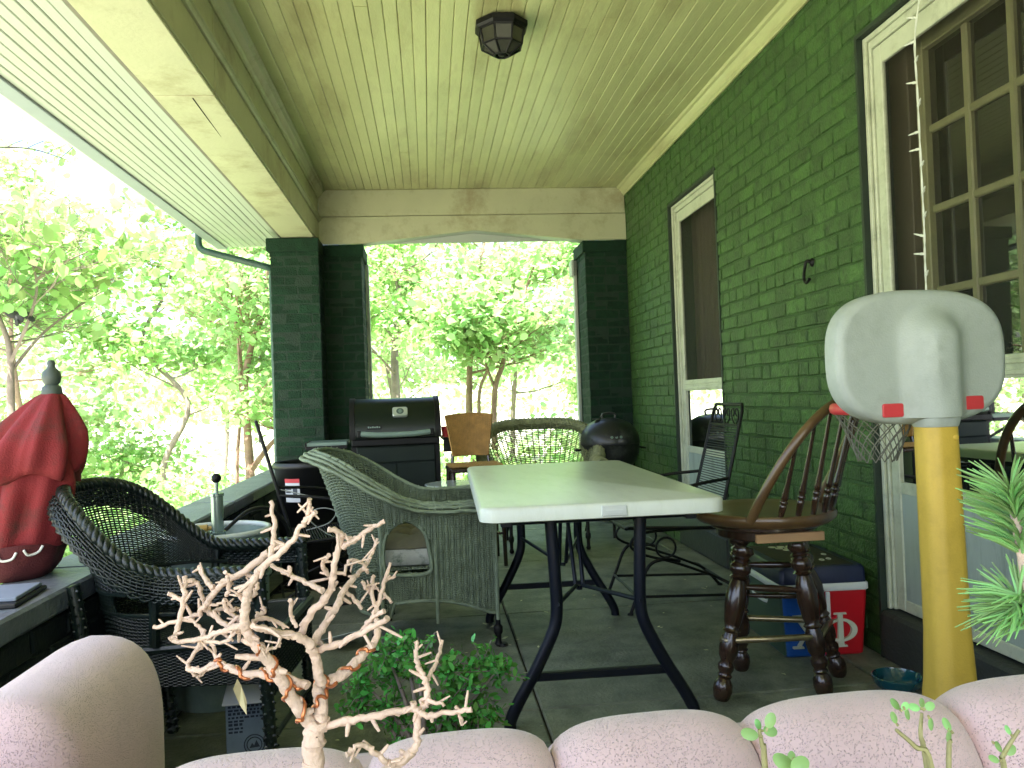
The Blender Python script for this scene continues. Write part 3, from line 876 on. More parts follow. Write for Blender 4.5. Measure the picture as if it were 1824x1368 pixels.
for (x, y) in ((-.06, -.10), (.02, -.06), (.08, -.12), (.10, -.03), (.045, -.135)):
    q = MB(); q.tube([(x + .009 * math.cos(a), y + .014 * math.sin(a), .3632) for a in [2 * math.pi * k / 10 for k in range(10)]], .0017, 4, closed=True); q.build("painted_mark", m_pale, ck)
# front handle: white T strap
q = MB(); q.box(.000, .016, -.268, -.2585, .166, .262, c=.003); q.box(-.062, .016, -.2695, -.2585, .150, .167, c=.004); q.build("front_strap", m_wband, ck)
fy = -.2525
def front(u, v, w): return (u, fy - w - .0, v)
q = MB()
cx_, cz_ = .060, .105
q.prism([(cx_ - .012, cz_ - .062), (cx_ + .012, cz_ - .062), (cx_ + .010, cz_ + .065), (cx_ - .010, cz_ + .065)], front, -.016, .001)
for zz in (-.067, .062): q.prism([(cx_ - .026, cz_ + zz), (cx_ + .026, cz_ + zz), (cx_ + .024, cz_ + zz + .007), (cx_ - .024, cz_ + zz + .007)], front, -.016, .0014)
ringo = []; ringi = []
for k in range(32):
    a = 2 * math.pi * k / 32; ringo.append((cx_ + .068 * math.cos(a), cz_ + .046 * math.sin(a))); ringi.append((cx_ + .044 * math.cos(a), cz_ + .037 * math.sin(a)))
for k in range(32):
    k2 = (k + 1) % 32; q.prism([ringo[k], ringo[k2], ringi[k2], ringi[k]], front, -.016, .0018)
q.build("letter", m_pale, ck, smooth=0)
q = MB(); cx_ = -.072
def bar(p, r_, w):
    p = Vector(p); r_ = Vector(r_); d = (r_ - p).normalized(); n_ = Vector((-d.y, d.x)) * w / 2
    return [tuple(p - n_), tuple(p + n_), tuple(r_ + n_), tuple(r_ - n_)]
q.prism(bar((cx_ - .042, cz_ + .06), (cx_ + .042, cz_ - .06), .022), front, -.016, .001)
q.prism(bar((cx_ - .040, cz_ - .06), (cx_ + .040, cz_ + .06), .010), front, -.016, .0014)
for sx in (-1, 1):
    for zz in (-.066, .059): q.prism([(cx_ + sx * .041 - .022, cz_ + zz), (cx_ + sx * .041 + .022, cz_ + zz), (cx_ + sx * .041 + .020, cz_ + zz + .007), (cx_ + sx * .041 - .020, cz_ + zz + .007)], front, -.016, .0018)
q.build("letter", m_pale, ck, smooth=0)
for sx in (-1, 1):
    q = MB(); q.tube(smoothpath([(sx * .156, -.08, .23), (sx * .172, -.08, .19), (sx * .172, .08, .19), (sx * .156, .08, .23)], 4), .008, 8); q.build("side_handle", m_wband, ck)

# ---- wall hook and string lights ---------------------------------------------------
hk = MB(); W = WX - .004
zc = 1.645; yc = 3.50
hk.lathe([(.020, 0), (.018, .006), (0, .012)], n=10, m=Matrix.Translation((WX, yc - .005, zc)) @ Matrix.Rotation(R(-90), 4, 'Y'))
hk.tube(smoothpath([(WX, yc - .005, zc), (W - .02, yc, zc + .006), (W - .026, yc + .006, zc - .02), (W - .02, yc + .03, zc - .05), (W - .02, yc + .03, zc - .075), (W - .022, yc + .005, zc - .09), (W - .024, yc - .03, zc - .078)], 4), .0075, 7)
tag(hk.build("wall_hook", m_black, smooth=60), "small black iron hook screwed into the green brick wall", "hook")
sl = thing("string_lights", "strand of white mini string lights hanging down the near door frame", "string lights", (1.74, 2.72, 1.2))
tp = [at(1626, -60, 2.70), at(1630, 60, 2.71), at(1634, 160, 2.71), at(1640, 280, 2.71), at(1646, 400, 2.71), at(1648, 470, 2.71), at(1652, 560, 2.71)]
tp = [Vector((1.745, p.y * 1.745 / p.x, CAM_H + (p.z - CAM_H) * 1.745 / p.x)) for p in tp]
tp[0].x = 1.79
path = smoothpath(tp, 8)
q = MB()
for ph in (0, math.pi):
    q.tube([p + Vector((.0018 * math.cos(i * .9 + ph), .0018 * math.sin(i * .9 + ph), 0)) for i, p in enumerate(path)], .0021, 5)
m_wire = mk("white_wire", (.72, .75, .68), .5, .05)
q.build("cable", m_wire, sl, world=True)
z = tp[0].z - .05; k = 0; r2 = random.Random(3)
while z > tp[-1].z:
    p = min(path, key=lambda s_: abs(s_.z - z)); a = r2.choice((-1, 1)); d = Vector((-.35, a * -.9, r2.uniform(-.1, .45))).normalized()
    q = MB(); q.tube([p, p + d * .016, p + d * .017], [.0045, .0056, .004], 7); q.tube([p + d * .017, p + d * .030, p + d * .041, p + d * .045], [.0036, .0036, .002, .0005], 6)
    q.build("bulb", m_wire, sl, world=True, smooth=60)
    z -= r2.uniform(.062, .085); k += 1

# ---- wrought iron patio chairs (one kind, two places) --------------------------------
def iron_chair(name, label, loc, rz):
    t = thing(name, label, "chair", loc, rz, "dark iron patio chairs")
    w = .225; q = MB()
    bt = lambda s, z: Vector((-.20 - .16 * (z - .40) / .6, s * w * (1 - .10 * (z - .4) / .6), z))
    fr_ = [bt(-1, .40), bt(-1, .7), bt(-1, .97), bt(-1, 1.005) + Vector((0, .02, 0)), bt(1, 1.005) - Vector((0, .02, 0)), bt(1, .97), bt(1, .7), bt(1, .40)]
    q.tube(fr_, .009, 8); q.tube([bt(-1, .90), bt(1, .90)], .006, 6); q.tube([bt(-1, .44), bt(1, .44)], .006, 6)
    q.build("back_frame", m_iron, t)
    q = MB()
    for k in range(36):
        z = .452 + .0125 * k; q.tube([bt(-1, z), bt(1, z)], .0028, 4, caps=False)
    for s in (-.93, .93): q.tube([bt(s, .44), bt(s, .90)], .004, 5)
    tag(q.build("back_mesh", m_iron, t, smooth=0), kind="stuff")
    q = MB()
    for s in (-1, 0, 1):
        c_ = Vector((bt(0, .95).x, s * .12, .95))
        for u in (-1, 1):
            q.tube(smoothpath([c_ + Vector((0, u * .012, -.045)), c_ + Vector((0, u * .04, -.02)), c_ + Vector((0, u * .045, .02)), c_ + Vector((0, u * .02, .035)), c_ + Vector((0, u * .008, .012)), c_ + Vector((0, u * .022, -.004))], 4), .0042, 5)
    q.build("scrollwork", m_iron, t, smooth=60)
    q = MB(); sw = .235
    q.tube(smoothpath([(-.20, -sw, .40), (.22, -sw, .42), (.27, -sw * .8, .415), (.27, sw * .8, .415), (.22, sw, .42), (-.20, sw, .40)], 3), .009, 8); q.tube([(-.20, -sw, .40), (-.20, sw, .40)], .008, 8)
    q.build("seat_frame", m_iron, t)
    q = MB()
    for k in range(34):
        x = -.185 + .44 * k / 33; q.tube([(x, -sw, .402 + .015 * k / 33), (x, sw, .402 + .015 * k / 33)], .0035, 4, caps=False)
    tag(q.build("seat_mesh", m_iron, t, smooth=0), kind="stuff")
    for s in (-1, 1):
        q = MB(); q.tube(smoothpath([bt(s, .64), Vector((-.10, s * .26, .625)), Vector((.06, s * .28, .60)), Vector((.20, s * .285, .605)), Vector((.27, s * .275, .575)), Vector((.25, s * .25, .50)), Vector((.21, s * sw, .42))], 5), .0085, 8); q.build("arm", m_iron, t, smooth=60)
        # spring leaf, ring and sled leg
        q = MB(); q.tube(smoothpath([(-.22, s * .16, .385), (-.05, s * .16, .39), (.17, s * .16, .38), (.235, s * .16, .33), (.19, s * .16, .28), (.0, s * .16, .22), (-.20, s * .16, .14), (-.27, s * .16, .10)], 5), .010, 8, flat=.7); q.build("spring", m_iron, t, smooth=60)
        q = MB(); q.tube([(.06 + .05 * math.cos(a), s * .175, .305 + .05 * math.sin(a)) for a in [2 * math.pi * k / 18 for k in range(18)]], .006, 6, closed=True); q.build("ring", m_iron, t, smooth=60)
        q = MB(); q.tube(smoothpath([(.27, s * .24, .0), (.22, s * .24, .12), (.17, s * .24, .23), (.10, s * .24, .26), (.0, s * .2, .24)], 4), .0085, 8); q.lathe([(.016, 0), (.014, .008), (.006, .012)], c=(.27, s * .24, 0), n=8); q.build("leg", m_iron, t, smooth=60)
        q = MB(); q.tube(smoothpath([(-.36, s * .24, .0), (-.31, s * .24, .06), (-.24, s * .22, .12), (-.2, s * .18, .14)], 4), .0085, 8); q.lathe([(.016, 0), (.014, .008), (.006, .012)], c=(-.36, s * .24, 0), n=8); q.build("leg", m_iron, t, smooth=60)
    q = MB(); q.tube([(.235, -.24, .09), (.235, .24, .09)], .007, 6); q.tube([(-.255, -.235, .11), (-.255, .235, .11)], .007, 6)
    for s in (-1, 1): q.tube([(.238, s * .24, .085), (-.30, s * .238, .065)], .007, 6)
    q.build("stretcher", m_iron, t)
    return t
iron_chair("iron_chair", "black wrought iron high-back patio chair by the green brick wall", (1.21, 4.12, 0), R(180))
iron_chair("iron_chair", "black wrought iron patio chair in front of the black bin", (-.54, 4.36, 0), R(12))

# ---- iron side table ------------------------------------------------------------
it = thing("iron_side_table", "small scrolled iron side table with glass top in front of the brown chair", "table", (.16, 4.95, 0))
q = MB()
for zz in (.50, .56): q.tube([(.20 * math.cos(a), .20 * math.sin(a), zz) for a in [2 * math.pi * k / 28 for k in range(28)]], .008, 6, closed=True)
for k in range(10):
    a = 2 * math.pi * k / 10; c_ = Vector((.20 * math.cos(a), .20 * math.sin(a), .53)); tn = Vector((-math.sin(a), math.cos(a), 0))
    q.tube([c_ + tn * .024 * math.cos(b_) + Vector((0, 0, .024 * math.sin(b_))) for b_ in [2 * math.pi * j / 12 for j in range(12)]], .004, 5, closed=True)
q.build("apron", m_iron, it, smooth=60)
for k in range(4):
    a = R(45 + 90 * k); q = MB(); q.tube(smoothpath([(.19 * math.cos(a), .19 * math.sin(a), .55), (.14 * math.cos(a), .14 * math.sin(a), .30), (.17 * math.cos(a), .17 * math.sin(a), .10), (.21 * math.cos(a), .21 * math.sin(a), 0)], 4), .009, 7); q.build("leg", m_iron, it, smooth=60)
q = MB(); q.lathe([(0, .567), (.205, .567), (.207, .570), (.205, .573), (0, .573)], n=30); q.build("table_glass", mk("pale_glass_top", (.45, .5, .48), .08, .05, spec=.9), it)

# ---- wicker --------------------------------------------------------------------
def strands(P, N, T, r, ok, amp=0.0, phase=None, flatten=1.0):
    """P (a,b,3): a strands of b points; N outward, T across; returns verts, quads (triangular section)"""
    a, b_, _ = P.shape
    if phase is not None: P = P + N * (amp * phase)[..., None]
    ang = np.array([math.pi / 2, math.pi * 7 / 6, math.pi * 11 / 6])
    V = P[:, :, None, :] + r * (np.sin(ang)[None, None, :, None] * N[:, :, None, :] * flatten + np.cos(ang)[None, None, :, None] * T[:, :, None, :])
    idx = np.arange(a * b_ * 3).reshape(a, b_, 3)
    F = []
    okk = ok[:, :-1] & ok[:, 1:]
    for k in range(3):
        k2 = (k + 1) % 3
        f = np.stack([idx[:, :-1, k], idx[:, 1:, k], idx[:, 1:, k2], idx[:, :-1, k2]], -1)
        F.append(f[okk])
    return V.reshape(-1, 3), np.concatenate(F)
def weave(S, us, vs, r_s, r_w, amp, mask=None, name="weave", mat=None, parent=None, flat=1.0, rib=0.0):
    us = np.asarray(us); vs = np.asarray(vs)
    U, V = np.meshgrid(us, vs, indexing='ij')
    def fr(U, V):
        e = 1e-3
        P = S(U, V); du = S(U + e, V) - S(U - e, V); dv = S(U, V + e) - S(U, V - e)
        Tu = du / (np.linalg.norm(du, axis=-1, keepdims=True) + 1e-9); Tv = dv / (np.linalg.norm(dv, axis=-1, keepdims=True) + 1e-9)
        Nn = np.cross(Tu, Tv); Nn /= (np.linalg.norm(Nn, axis=-1, keepdims=True) + 1e-9)
        return P, Nn, Tu, Tv
    P, Nn, Tu, Tv = fr(U, V)
    ok = np.ones(U.shape, bool) if mask is None else mask(U, V, P)
    i, j = np.meshgrid(np.arange(len(us)), np.arange(len(vs)), indexing='ij')
    ph = np.where(i % 2 == 0, 1.0, -1.0) * rib + np.where((i + j) % 2 == 0, 1.0, -1.0) * (1 - rib)
    # weavers run along u
    V1, F1 = strands(P.transpose(1, 0, 2), Nn.transpose(1, 0, 2), Tv.transpose(1, 0, 2), r_w, ok.T, amp, ph.T, flat)
    V2, F2 = strands(P, Nn, Tu, r_s, ok)
    VV = np.concatenate([V1, V2]); FF = np.concatenate([F1, F2 + len(V1)])
    o = mesh_np(name, VV, FF, mat, parent, smooth=False)
    tag(o, kind="stuff")
    return o
class Shell:
    """U-shaped wicker shell open towards +x"""
    def __init__(s, front, hw, back, zarm, zback, z0, flare, sflare=.02, arch=.06, p0=.12):
        s.front, s.hw, s.back, s.zarm, s.zback, s.z0, s.flare, s.sflare, s.arch = front, hw, back, zarm, zback, z0, flare, sflare, arch
        r_ = hw; straight = front + back - r_ * 1.0
        s.st = straight; s.len = 2 * straight + math.pi * r_ * .98
    def plan(s, u):
        d = np.asarray(u) * s.len; st = s.st; arc = s.len - 2 * st
        xc = s.front - st
        th = np.clip((d - st) / arc, 0, 1) * math.pi
        x = np.where(d < st, s.front - d, np.where(d > st + arc, xc + (d - st - arc), xc - s.hw * np.sin(th)))
        y = np.where(d < st, -s.hw, np.where(d > st + arc, s.hw, -s.hw * np.cos(th)))
        nx = np.where((d < st) | (d > st + arc), 0.0, -np.sin(th)); ny = np.where(d < st, -1.0, np.where(d > st + arc, 1.0, -np.cos(th)))
        return x, y, nx, ny
    def bk(s, x):
        return (1 - sstep(-s.back, s.front * .45, x)) ** getattr(s, 'ex', 2.4)
    def ztop(s, u):
        x, y, nx, ny = s.plan(u); return s.zarm + (s.zback - s.zarm) * s.bk(x)
    def __call__(s, u, v):
        x, y, nx, ny = s.plan(u); k = s.bk(x)
        zb = s.z0 + s.arch * np.clip(1 - ((x - .0) / (s.front * .9)) ** 2, 0, 1) * (np.abs(ny) > .9)
        zt_ = s.zarm + (s.zback - s.zarm) * k
        f = s.sflare * v + s.flare * np.maximum(-nx, 0) ** .8 * np.abs(v) ** 1.6 + s.flare * .35 * k * np.abs(v) ** 1.5
        return np.stack([x + nx * f, y + ny * f, zb + (zt_ - zb) * v], -1)
def rimpath(S, n=90, v=1.0, dn=0.0, dz=0.0):
    us = np.linspace(0, 1, n); P = S(us, np.full(n, v)); x, y, nx, ny = S.plan(us)
    return [Vector((P[i][0] + nx[i] * dn, P[i][1] + ny[i] * dn, P[i][2] + dz)) for i in range(n)]
def helix(path, R0, turns_per_m, phase):
    out = []; d = 0; nrm = None
    for i, p in enumerate(path):
        t = (path[min(i + 1, len(path) - 1)] - path[max(i - 1, 0)]).normalized()
        if i: d += (p - path[i - 1]).length
        up = Vector((0, 0, 1)); a = (up - t * up.dot(t)).normalized(); b_ = t.cross(a)
        an = d * turns_per_m * 2 * math.pi + phase
        out.append(p + (a * math.cos(an) + b_ * math.sin(an)) * R0)
    return out
def dens(path, k):
    return smoothpath(path, k)

# grey wicker armchair, side on to the table
m_gw = mk("grey_green_wicker", (.21, .26, .17), .65, .25, 14, .1, 200, c2=(.10, .12, .075), c2amt=.6, c2scale=8)
gc = thing("wicker_armchair", "weathered grey-green wicker armchair with arched side openings, its rim coming apart", "chair", (-.06, 3.80, 0), R(0))
S1 = Shell(.33, .275, .29, .63, .865, .15, .12, .02, .07)
def gmask(U, V, P):
    x, z = P[..., 0], P[..., 2]; side = np.abs(P[..., 1]) > .2
    top = .565 - .10 * np.clip(np.abs(x + .06) / .095, 0, 1) ** 2.4
    return ~(side & (x > -.155) & (x < .035) & (z > .345) & (z < top))
nst = int(S1.len / .0125); nw = int(.60 / .0102)
weave(S1, np.linspace(0, 1, nst), np.linspace(0, 1, nw), .0030, .0046, .0095, gmask, "woven_shell", m_gw, gc, .8, .88)
q = MB()
for (dn, dz, r_, v) in ((.0, .006, .009, 1), (.022, .002, .0075, 1), (.043, -.008, .0075, 1), (.060, -.022, .008, 1), (.018, -.035, .006, 1)):
    pts = rimpath(S1, 70, v, dn, dz); r2 = random.Random(int(dn * 1000))
    pts = [p + Vector((r2.uniform(-.002, .002), r2.uniform(-.002, .002), r2.uniform(-.003, .003))) for p in pts]
    q.tube(pts, r_, 6)
q.build("rim", m_gw, gc, smooth=60)
q = MB(); a = rimpath(S1, 60, 1, 0, .006); b_ = rimpath(S1, 60, 1, .062, -.022); c_ = rimpath(S1, 60, .93, .002, 0); r2 = random.Random(5)
for k in range(60):
    if r2.random() < .75:
        kk = min(59, k + r2.randint(0, 1)); q.tube([a[k] + Vector((0, 0, .01)), b_[kk] + Vector((0, 0, .006)), c_[kk]], .0026, 5)
tag(q.build("rim_binding", m_gw, gc), kind="stuff")
q = MB()   # bottom edge rod, opening trims, corner posts
q.tube(rimpath(S1, 80, 0, .004, 0), .008, 6)
for s in (-1, 1):
    y = s * .288
    q.tube(smoothpath([(-.155, y, .345), (-.16, y, .43), (-.14, y, .52), (-.06, y, .57), (.015, y, .52), (.038, y, .43), (.038, y, .345), (-.06, y, .335), (-.155, y, .345)], 5), .0085, 6)
q.build("edge_rods", m_gw, gc, smooth=60)
for s in (-1, 1):
    for (x, z1) in ((.325, .62), (-.17, .66), (.065, .60)):
        q = MB(); ty = s * .284
        q.tube([(x, ty, .12 if x != .075 else .20), (x, s * .287, .4), (x, s * (.285 if x > 0 else .30), z1)], .0085, 7); q.build("post", m_gw, gc)
    for x in (.325, -.20):
        q = MB(); q.tube([(x, s * .265, .30), (x, s * .265, .10), (x, s * .265, .0)], .011, 8)
        q.lathe([(.010, 0), (.019, .01), (.012, .022), (.013, .05), (.02, .06), (.02, .085), (.012, .095)], c=(x, s * .265, 0), n=10); q.lathe([(.024, 0), (.02, .012), (0, .014)], c=(x + .018, s * .265, 0), n=8); q.build("leg", m_iron, gc, smooth=60)
# woven seat deck and front skirt
weave(lambda U, V: np.stack([-.22 + .53 * V, -.262 + .524 * U, .355 + 0 * U], -1), np.linspace(0, 1, 24), np.linspace(0, 1, 70), .0035, .004, .003, None, "seat_deck", m_gw, gc)
weave(lambda U, V: np.stack([.325 + 0 * U, -.26 + .52 * U, .20 + .16 * V - .0 * U], -1), np.linspace(0, 1, 24), np.linspace(0, 1, 24), .0035, .004, .003, None, "front_skirt", m_gw, gc)
# cushion
def cushion(name, label, loc, hx, hy, th, mat, mat2, tufts, rz=0):
    q = MB(); rows = []; n = 26
    def zt(u, v): 
        e_ = (1 - abs(u) ** 4) * (1 - abs(v) ** 4)
        z = th * (.55 + .45 * e_ ** .6)
        for (a, c_) in tufts:
            d2 = ((u - a) ** 2 + (v - c_) ** 2); z -= th * .55 * math.exp(-d2 / .025) + th * .10 * math.exp(-min(abs(u - a), abs(v - c_)) ** 2 / .003) * math.exp(-d2 / .3)
        return z
    for i in range(n + 1):
        v = -1 + 2 * i / n; row = []
        for j in range(n + 1):
            u = -1 + 2 * j / n
            k = 1 - .06 * (u * u * v * v); row.append((u * hx * k, v * hy * k, zt(u, v)))
        rows.append(row)
    q.grid(rows)
    t = thing(name, label, "cushion", loc, rz)
    q.build("cushion_top", mat, t, smooth=180)
    ed = []
    for j in range(n + 1): ed.append(rows[0][j])
    for i in range(1, n + 1): ed.append(rows[i][n])
    for j in range(n - 1, -1, -1): ed.append(rows[n][j])
    for i in range(n - 1, 0, -1): ed.append(rows[i][0])
    q = MB()
    q.grid([ed, [(x * 1.03, y * 1.03, z * .66) for x, y, z in ed], [(x * 1.03, y * 1.03, z * .30) for x, y, z in ed], [(x * .97, y * .97, 0.0) for x, y, z in ed]], closed_u=True); q.build("cushion_side", mat2, t, smooth=180)
    q = MB(); q.tube([Vector(p) + Vector((0, 0, .001)) for p in ed], .005, 6, closed=True); q.build("piping", mat, t, smooth=60)
    return t
m_cush = mk("olive_brown_cushion", (.13, .12, .075), .9, .2, 8, .4, 260)
m_cushside = mk("floral_cushion_side", (.42, .42, .36), .9, .15, 10, .3, 260, c2=(.06, .11, .07), c2amt=.95, c2scale=16)
cushion("seat_cushion", "tufted olive cushion with floral side inside the grey wicker armchair", (-.02, 3.80, .366), .235, .24, .135, m_cush, m_cushside, [(-.35, -.35), (.35, -.35), (-.35, .35), (.35, .35)])

# black wicker armchair by the parapet
m_bw = mk("black_wicker", (.008, .015, .012), .34, .3, 16, .1, 200, spec=.5)
bc = thing("wicker_armchair", "black wicker armchair with braided rim leaning over the parapet", "chair", (-.742, 2.602, 0), R(-5))
S2 = Shell(.285, .215, .235, .616, .856, .30, .075, .015, .0); S2.ex = 3.2
def bmask(U, V, P):
    z = P[..., 2]; x, y = P[..., 0], P[..., 1]
    return ~(((z > .505) & (z < .565) & (x < .0)) | ((x > -.02) & (z > .43)))
weave(S2, np.linspace(0, 1, int(S2.len / .0125)), np.linspace(0, .98, 74), .0028, .0031, .003, bmask, "woven_shell", m_bw, bc, .8)
# crossed band
us = np.linspace(.33, .67, 60); q = MB()
def atz(u, z):
    zt_ = float(S2.ztop(np.array([u]))[0]); v = (z - .30) / (zt_ - .30); return Vector(S2(np.array([u]), np.array([v]))[0])
for k in range(0, 56):
    q.tube([atz(us[k], .505), atz(us[min(k + 3, 59)], .565)], .0024, 4, caps=False); q.tube([atz(us[min(k + 3, 59)], .505), atz(us[k], .565)], .0024, 4, caps=False)
q.build("cross_band", m_bw, bc)
q = MB()
for z in (.505, .565): q.tube([atz(u, z) for u in np.linspace(.2, .8, 50)], .006, 6)
q.build("band_rods", m_bw, bc)
base = dens(rimpath(S2, 60, 1, .008, .0), 5)
q = MB()
for k in range(3): q.tube(helix(base, .011, 15, 2 * math.pi * k / 3), .0105, 6)
q.build("braided_rim", m_bw, bc, smooth=60)
def band(U, V):
    P = S2(U, np.ones_like(U)); x_, y_, nx_, ny_ = S2.plan(U); an = V * 2.2
    dn = .010 + .034 * np.sin(an); dz = -.004 - .042 * (1 - np.cos(an))
    return np.stack([P[..., 0] + nx_ * dn, P[..., 1] + ny_ * dn, P[..., 2] + dz], -1)
weave(band, np.linspace(.02, .98, 110), np.linspace(0, 1, 11), .004, .0052, .0045, None, "rim_band", m_bw, bc)
for s in (-1, 1):
    q = MB(); q.tube([(-.02, s * .250, .61), (-.03, s * .235, .42)], .014, 8); q.build("arm_post", m_bw, bc)
for s in (-1, 1):
    for (xt, zt_, xb) in ((-.17, .60, -.27 + .06), (.27, .60, .29)):
        q = MB(); p0 = Vector((xt - (.08 if xt < 0 else 0), s * .24, zt_)); p1 = Vector((xb + (.04 if xt < 0 else 0), s * .22, 0)); q.tube([p0, p0.lerp(p1, .5), p1], [.019, .019, .015], 10)
        hp_ = helix([p0.lerp(p1, i / 160) for i in range(161)], .0195, 75, 0); q.tube(hp_, .0042, 4); q.build("leg", m_bw, bc, smooth=60)
weave(lambda U, V: np.stack([-.20 + .50 * V, -.222 + .444 * U, .405 + .02 * V], -1), np.linspace(0, 1, 62), np.linspace(0, 1, 68), .0028, .003, .0024, None, "seat", m_bw, bc)
q = MB(); q.tube([(.30, -.225, .425), (.30, .225, .425)], .013, 8); q.tube([(-.18, -.20, .40), (-.18, .20, .40)], .01, 8)
for s in (-1, 1): q.tube([(.30, s * .225, .425), (-.18, s * .22, .40)], .012, 8)
q.tube([(.29, -.22, .14), (.29, .22, .14)], .009, 8); q.build("seat_frame", m_bw, bc)
weave(lambda U, V: np.stack([.30 + 0 * U, -.22 + .44 * U, .27 + .15 * V], -1), np.linspace(0, 1, 34), np.linspace(0, 1, 14), .003, .003, .0025, None, "front_skirt", m_bw, bc)

# tan wicker armchair behind the table
m_tw = mk("tan_green_wicker", (.24, .25, .12), .6, .25, 14, .1, 200, c2=(.13, .13, .06), c2amt=.5, c2scale=9)
tc = thing("wicker_armchair", "tan wicker armchair with thick rolled arms beyond the folding table", "chair", (.815, 5.88, 0), R(-92))
S3 = Shell(.30, .285, .28, .60, .88, .20, .16, .06, .05)
weave(S3, np.linspace(0, 1, int(S3.len / .026)), np.linspace(0, .98, 50), .0045, .0042, .004, None, "woven_shell", m_tw, tc, .8)
base = dens(rimpath(S3, 50, 1, .045, -.012), 4)
q = MB(); q.tube(base, .044, 12); q.build("rolled_rim", m_tw, tc, smooth=60)
q = MB(); path = dens(rimpath(S3, 50, 1, .045, -.012), 22)
q.tube(helix(path, .0455, 62, 0), .0062, 4)
for end in (base[0], base[-1]):
    sg = -1 if end is base[0] else 1
    for rr_ in (.042, .028, .014): q.tube([end + Vector((.008, rr_ * math.cos(a_), rr_ * math.sin(a_))) for a_ in [2 * math.pi * j / 14 for j in range(14)]], .006, 5, closed=True)
q.build("rim_wrap", m_tw, tc, smooth=60)
for s in (-1, 1):
    for x in (.28, -.24):
        q = MB(); q.lathe([(.012, 0), (.018, .012), (.012, .03), (.013, .07), (.02, .085), (.02, .11), (.013, .12), (.013, .30)], c=(x, s * .27, 0), n=10); q.build("leg", m_iron, tc, smooth=60)
weave(lambda U, V: np.stack([-.26 + .56 * V, -.28 + .56 * U, .40 + 0 * U], -1), np.linspace(0, 1, 24), np.linspace(0, 1, 60), .004, .0045, .003, None, "seat", m_tw, tc)
weave(lambda U, V: np.stack([.30 + 0 * U, -.28 + .56 * U, .20 + .2 * V], -1), np.linspace(0, 1, 24), np.linspace(0, 1, 24), .004, .004, .003, None, "front_skirt", m_tw, tc)

# brown woven counter chair
m_br = mk("brown_woven_reed", (.44, .25, .07), .6, .3, 18, .1, 200)
bch = thing("woven_chair", "tall chair with tapered brown woven backrest beside the gas grill", "chair", (.28, 5.36, 0), R(-86))
def bk3(U, V):
    w = .120 + .042 * V; a = (U - .5) * 2
    return np.stack([-.19 - .045 * V + .035 * (a * a) - .0, a * w, .70 + .275 * V + .012 * (1 - a * a) * V], -1)
weave(bk3, np.linspace(0, 1, 26), np.linspace(0, 1, 44), .0062, .0045, .003, None, "backrest", m_br, bch)
weave(lambda U, V: np.stack([-.17 + .34 * V, -.17 + .34 * U, .650 + .012 * np.sin(math.pi * U) * 0 + 0 * V], -1), np.linspace(0, 1, 22), np.linspace(0, 1, 48), .005, .005, .003, None, "seat", m_br, bch)
q = MB(); q.box(-.18, .18, -.175, .175, .612, .641, c=.008); q.build("seat_frame", m_stool, bch)
for s in (-1, 1):
    for x, xt in ((.16, .16), (-.16, -.16)):
        q = MB(); q.tube([(xt, s * .155, .615), (x * 1.06, s * .165, 0)], [.017, .013], 8); q.build("leg", m_stool, bch)
    q = MB(); q.tube([(-.165, s * .13, .615), (-.185, s * .12, .72)], .011, 8); q.build("back_post", m_stool, bch)
q = MB()
for z in (.18, .30):
    for s in (-1, 1): q.tube([(.165, s * .161, z), (-.165, s * .161, z)], .008, 6)
    q.tube([(.165, -.161, z + .03), (.165, .161, z + .03)], .008, 6)
q.build("rung", m_stool, bch)

# ---- gas grill -----------------------------------------------------------------
m_gl = mk("dark_green_enamel", (.003, .009, .006), .35, .2, 6, spec=.35)
m_gc = mk("grey_green_panel", (.010, .018, .013), .6, .15, 5, spec=.3)
m_gs = mk("pale_green_shelf", (.17, .24, .20), .45, .12, 6)
gg = thing("gas_grill", "dark green gas grill with pale handle, badge and side shelves", "grill", (-.25, 5.85, 0), R(3))
q = MB(); q.box(-.27, .27, -.22, .22, .10, .785, c=.006); q.build("cabinet", m_gc, gg)
for s in (-1, 1):
    q = MB(); q.box(s * .134 - .130, s * .134 + .130, -.233, -.221, .12, .66, c=.004); q.build("door", m_gc, gg)
q = MB(); q.box(-.265, .265, -.236, -.221, .67, .775, c=.004); q.build("control_panel", m_gc, gg)
lidp = [(-.25, .0), (-.255, .03), (-.245, .10), (-.21, .18), (-.15, .245), (-.09, .275), (-.02, .285), (.06, .28), (.14, .24), (.20, .15), (.23, .03), (.23, 0)]
q = MB(); q.prism(lidp, lambda u, v, t: (t, u, .835 + v * .97), -.275, .275); q.build("lid", m_gl, gg, smooth=30)
for s in (-1, 1):
    q = MB(); q.prism([(u * 1.03, v * 1.035) for u, v in lidp], lambda u, v, t: (t, u, .832 + v * .97), s * .276, s * .312); q.build("lid_end", m_black, gg, smooth=30)
q = MB(); q.box(-.30, .30, -.25, .23, .786, .834, c=.006); q.build("firebox", m_black, gg)
q = MB(); q.tube([(-.235, -.290, .872), (-.12, -.296, .862), (0, -.298, .860), (.12, -.296, .862), (.235, -.290, .872)], .019, 12, flat=1.0); q.build("lid_handle", m_gs, gg, smooth=60)
q = MB()
for s in (-1, 1): q.box(s * .245 - .014, s * .245 + .014, -.305, -.245, .85, .892, c=.004)
q.build("handle_bracket", m_black, gg)
mt = Matrix.Translation((.035, -.214, 1.012)) @ Matrix.Rotation(R(-34), 4, 'X')
q = MB(); loft(q, [[mt @ Vector((x, y, z)) for x, z in rrect(.052 - s, .037 - s, .016, 4)] for y, s in ((.012, 0), (-.008, 0), (-.012, .003))]); q.build("badge", mk("silver_badge", (.55, .60, .56), .3, .08, metal=.6), gg, smooth=40)
